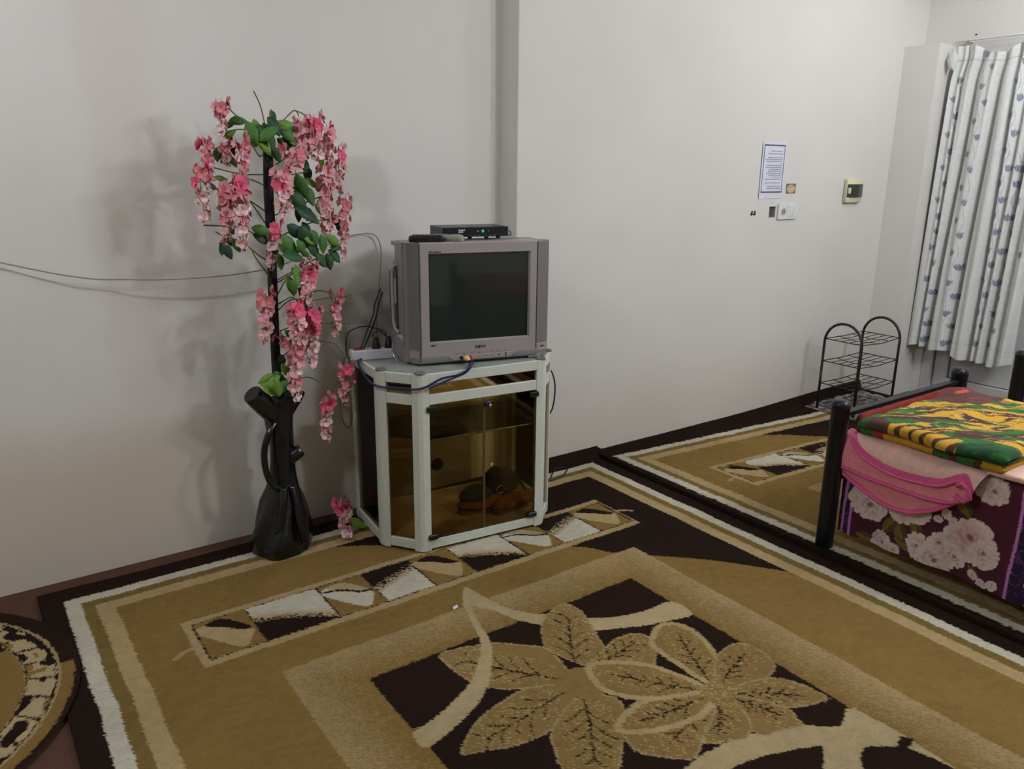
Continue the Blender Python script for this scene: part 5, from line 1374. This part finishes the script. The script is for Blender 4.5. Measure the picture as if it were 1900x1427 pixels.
# ================================================================== things on the wall
YW = -.12
M_PAPER = mat('notice_paper', lin(222, 222, 232), rough=.8, noise=.03, nscale=12)
NP = empty('paper_notice', (3.942, YW, 1.315)); tag(NP, 'printed sheet with a patterned border taped to the wall above the socket', 'notice')
gx = np.linspace(-.108, .108, 14); gz = np.linspace(0, .312, 18); GX, GZ = np.meshgrid(gx, gz)
GY = -.0012 - .004 * np.abs(np.sin(GX * 19 + 1.1)) * (.4 + .6 * fbm(GX * 9, GZ * 9, 2))
pp = MB(); n_ = GX.shape[1]
vs = [(GX[i, j], GY[i, j], GZ[i, j]) for i in range(GX.shape[0]) for j in range(n_)]; k0 = len(vs); vs += [(x, 0.0, z) for x, y, z in vs]
fs = []
for i in range(GX.shape[0] - 1):
    for j in range(n_ - 1):
        q = (i * n_ + j, i * n_ + j + 1, (i + 1) * n_ + j + 1, (i + 1) * n_ + j); fs.append(q); fs.append(tuple(v + k0 for v in q[::-1]))
pp.add(vs, fs); sheet = pp.build('sheet', M_PAPER, NP, True, None)
M_PRN = mat('grey_print', lin(92, 96, 118), rough=.8); M_PRN2 = mat('pale_print', lin(140, 144, 160), rough=.8)
def yat(x, z): return float(-.0012 - .004 * abs(math.sin(x * 19 + 1.1)) * .75) - .0016
bd = MB(); g = random.Random(2)
def mark(b_, x, z, w_, h_): b_.box((x, yat(x, z), z), (w_, .0006, h_))
for i in range(34):
    x = -.092 + i * .184 / 33
    for z in (.036, .294): mark(bd, x, z, .0040, .009 if i % 2 else .006)
for i in range(46):
    z = .036 + i * .258 / 45
    for x in (-.092, .092): mark(bd, x, z, .006 if i % 2 else .0036, .0046)
o = bd.build('printed_border', M_PRN, sheet); o['kind'] = 'stuff'
tl = MB()
rows = [(.262, .10, 0), (.247, .13, 0), (.226, .125, 1), (.216, .14, 1), (.206, .135, 1), (.193, .012, 1), (.183, .13, 1), (.173, .135, 1), (.163, .095, 1), (.152, .11, 1), (.141, .135, 1), (.130, .11, 1), (.119, .08, 1), (.108, .14, 1), (.088, .14, 1), (.068, .105, 1), (.057, .115, 1)]
for (z, L, k) in rows:
    x = .075
    while x > .075 - L:
        w_ = g.uniform(.004, .012); mark(tl, x - w_ / 2, z + g.uniform(-.0008, .0008), w_, g.uniform(.0022, .0040)); x -= w_ + g.uniform(.0012, .003)
o = tl.build('printed_text', M_PRN2, sheet); o['kind'] = 'stuff'
# small sticker
ST_ = empty('wall_sticker', (4.127, YW, 1.341)); tag(ST_, 'small square brown and beige sticker beside the notice', 'sticker')
MB().box((0, -.0008, .028), (.090, .0016, .056)).build('card', mat('sticker_brown', lin(122, 102, 88), .7, noise=.25, nscale=60), ST_)
MB().prism([(.038 * math.cos(a), .024 * math.sin(a)) for a in np.linspace(0, 6.283, 25)[:-1]], 0, .0008, Matrix.Translation((0, -.0017, .027)) @ Matrix.Rotation(R(90), 4, 'X')).build('medallion', mat('sticker_beige', lin(206, 184, 148), .7, noise=.15, nscale=80), ST_)
MB().tube([(-.022, -.0028, .034), (-.01, -.0028, .042), (0, -.0028, .036), (.012, -.0028, .043), (.022, -.0028, .036)], .0012, 5).build('scroll', mat('sticker_ink', lin(110, 88, 60), .7), ST_)
# socket and switch plates
M_PLATE = mat('switch_plate', (.74, .74, .72), rough=.35)
SK = empty('wall_socket', (4.062, YW, 1.192)); tag(SK, 'white wall socket with one round outlet below the notice', 'socket')
MB().box((0, -.006, .046), (.086, .012, .092), .003).build('plate', M_PLATE, SK)
MB().lathe([(.0215, 0), (.0215, .003), (.0195, .0035), (.0185, -.004)], 24, Matrix.Translation((0, -.012, .046)) @ Matrix.Rotation(R(90), 4, 'X'), capt=False).build('outlet_ring', M_PLATE, SK, True)
MB().lathe([(.0186, .0004), (.0186, .0009)], 24, Matrix.Translation((0, -.012, .046)) @ Matrix.Rotation(R(90), 4, 'X')).build('outlet_well', mat('outlet_shadow', lin(150, 150, 148), .6), SK)
for x in (-.009, .009): MB().lathe([(.003, 0), (.003, .0008)], 10, Matrix.Translation((x, -.0128, .046)) @ Matrix.Rotation(R(90), 4, 'X')).build('pin_hole', M_INK, SK)
SWT = empty('light_switch', (4.150, YW, 1.192)); tag(SWT, 'white light switch plate right beside the wall socket', 'switch')
MB().box((0, -.006, .046), (.086, .012, .092), .003).build('plate', M_PLATE, SWT)
for x in (-.0145, .0145): MB().box((x, -.0135, .046), (.026, .006, .056), .002).build('rocker', M_PLATE, SWT)
JB = empty('junction_box', (3.974, YW, HZ0)); tag(JB, 'open empty switch box sunk in the wall left of the socket', 'wall box')
w_, h_, dp = HX1 - HX0, HZ1 - HZ0, .05
jb = MB()
jb.box((0, dp, h_ / 2), (w_, .003, h_)); jb.box((0, dp / 2, .001), (w_, dp, .003)); jb.box((0, dp / 2, h_ - .001), (w_, dp, .003))
jb.box((-w_ / 2 + .001, dp / 2, h_ / 2), (.003, dp, h_)); jb.box((w_ / 2 - .001, dp / 2, h_ / 2), (.003, dp, h_))
jb.build('box_shell', mat('box_grey', lin(168, 168, 158), .6, noise=.15, nscale=60), JB)
MB().tube([(-.018, dp - .003, .012), (-.02, .02, .03), (-.014, .012, .045), (-.018, dp - .003, .055)], .003, 6).build('stub_wire', M_CABK, JB, True, None)
for k, x in enumerate((3.787, 3.812)):
    t = empty('wall_anchor', (x, YW, 1.222)); tag(t, ['left of two black broken plugs stuck in the wall', 'right of two black broken plugs stuck in the wall'][k], 'wall plug', 'broken wall plugs')
    MB().lathe([(.008, 0), (.009, .004), (.006, .007), (.003, .012)], 10, Matrix.Translation((0, .002, .008)) @ Matrix.Rotation(R(90), 4, 'X')).build('stub', M_BLACK, t, True)
    MB().box((.002, -.003, .020), (.008, .007, .014), .002).build('broken_tip', M_BLACK, t)
# breaker box
BK = empty('breaker_box', (4.747, YW, 1.280)); tag(BK, 'cream breaker box with a dark smoked window on the wall near the corner', 'breaker box')
M_CRM = mat('cream_plastic', lin(226, 218, 180), rough=.4)
MB().box((0, -.014, .072), (.172, .028, .146), .006).build('case', M_CRM, BK, True, 50)
dr = MB(); arc = [(-.082 + .164 * t, -.029 - .014 * math.sin(t * math.pi)) for t in np.linspace(0, 1, 9)]
dr.prism(arc + [(.082, -.024), (-.082, -.024)], .034, .112); d_ = dr.build('smoked_door', mat('smoked_plastic', (.035, .036, .036), .2), BK, True, 30)
MB().box((-.070, -.034, .073), (.018, .014, .036), .003).build('latch', M_CRM, d_)
for k, (y, z) in enumerate(((-.436, 2.290), (-.438, 2.262))):
    o = MB().lathe([(.005, 0), (.005, .006), (.002, .008)], 10, Matrix.Rotation(R(-90), 4, 'Y')).build('nail', M_BLACK, None, True, loc=(XR, y, z)); tag(o, ['upper of two black nails in the wall above the curtain', 'lower of two black nails in the wall above the curtain'][k], 'nail', 'nails above the curtain')
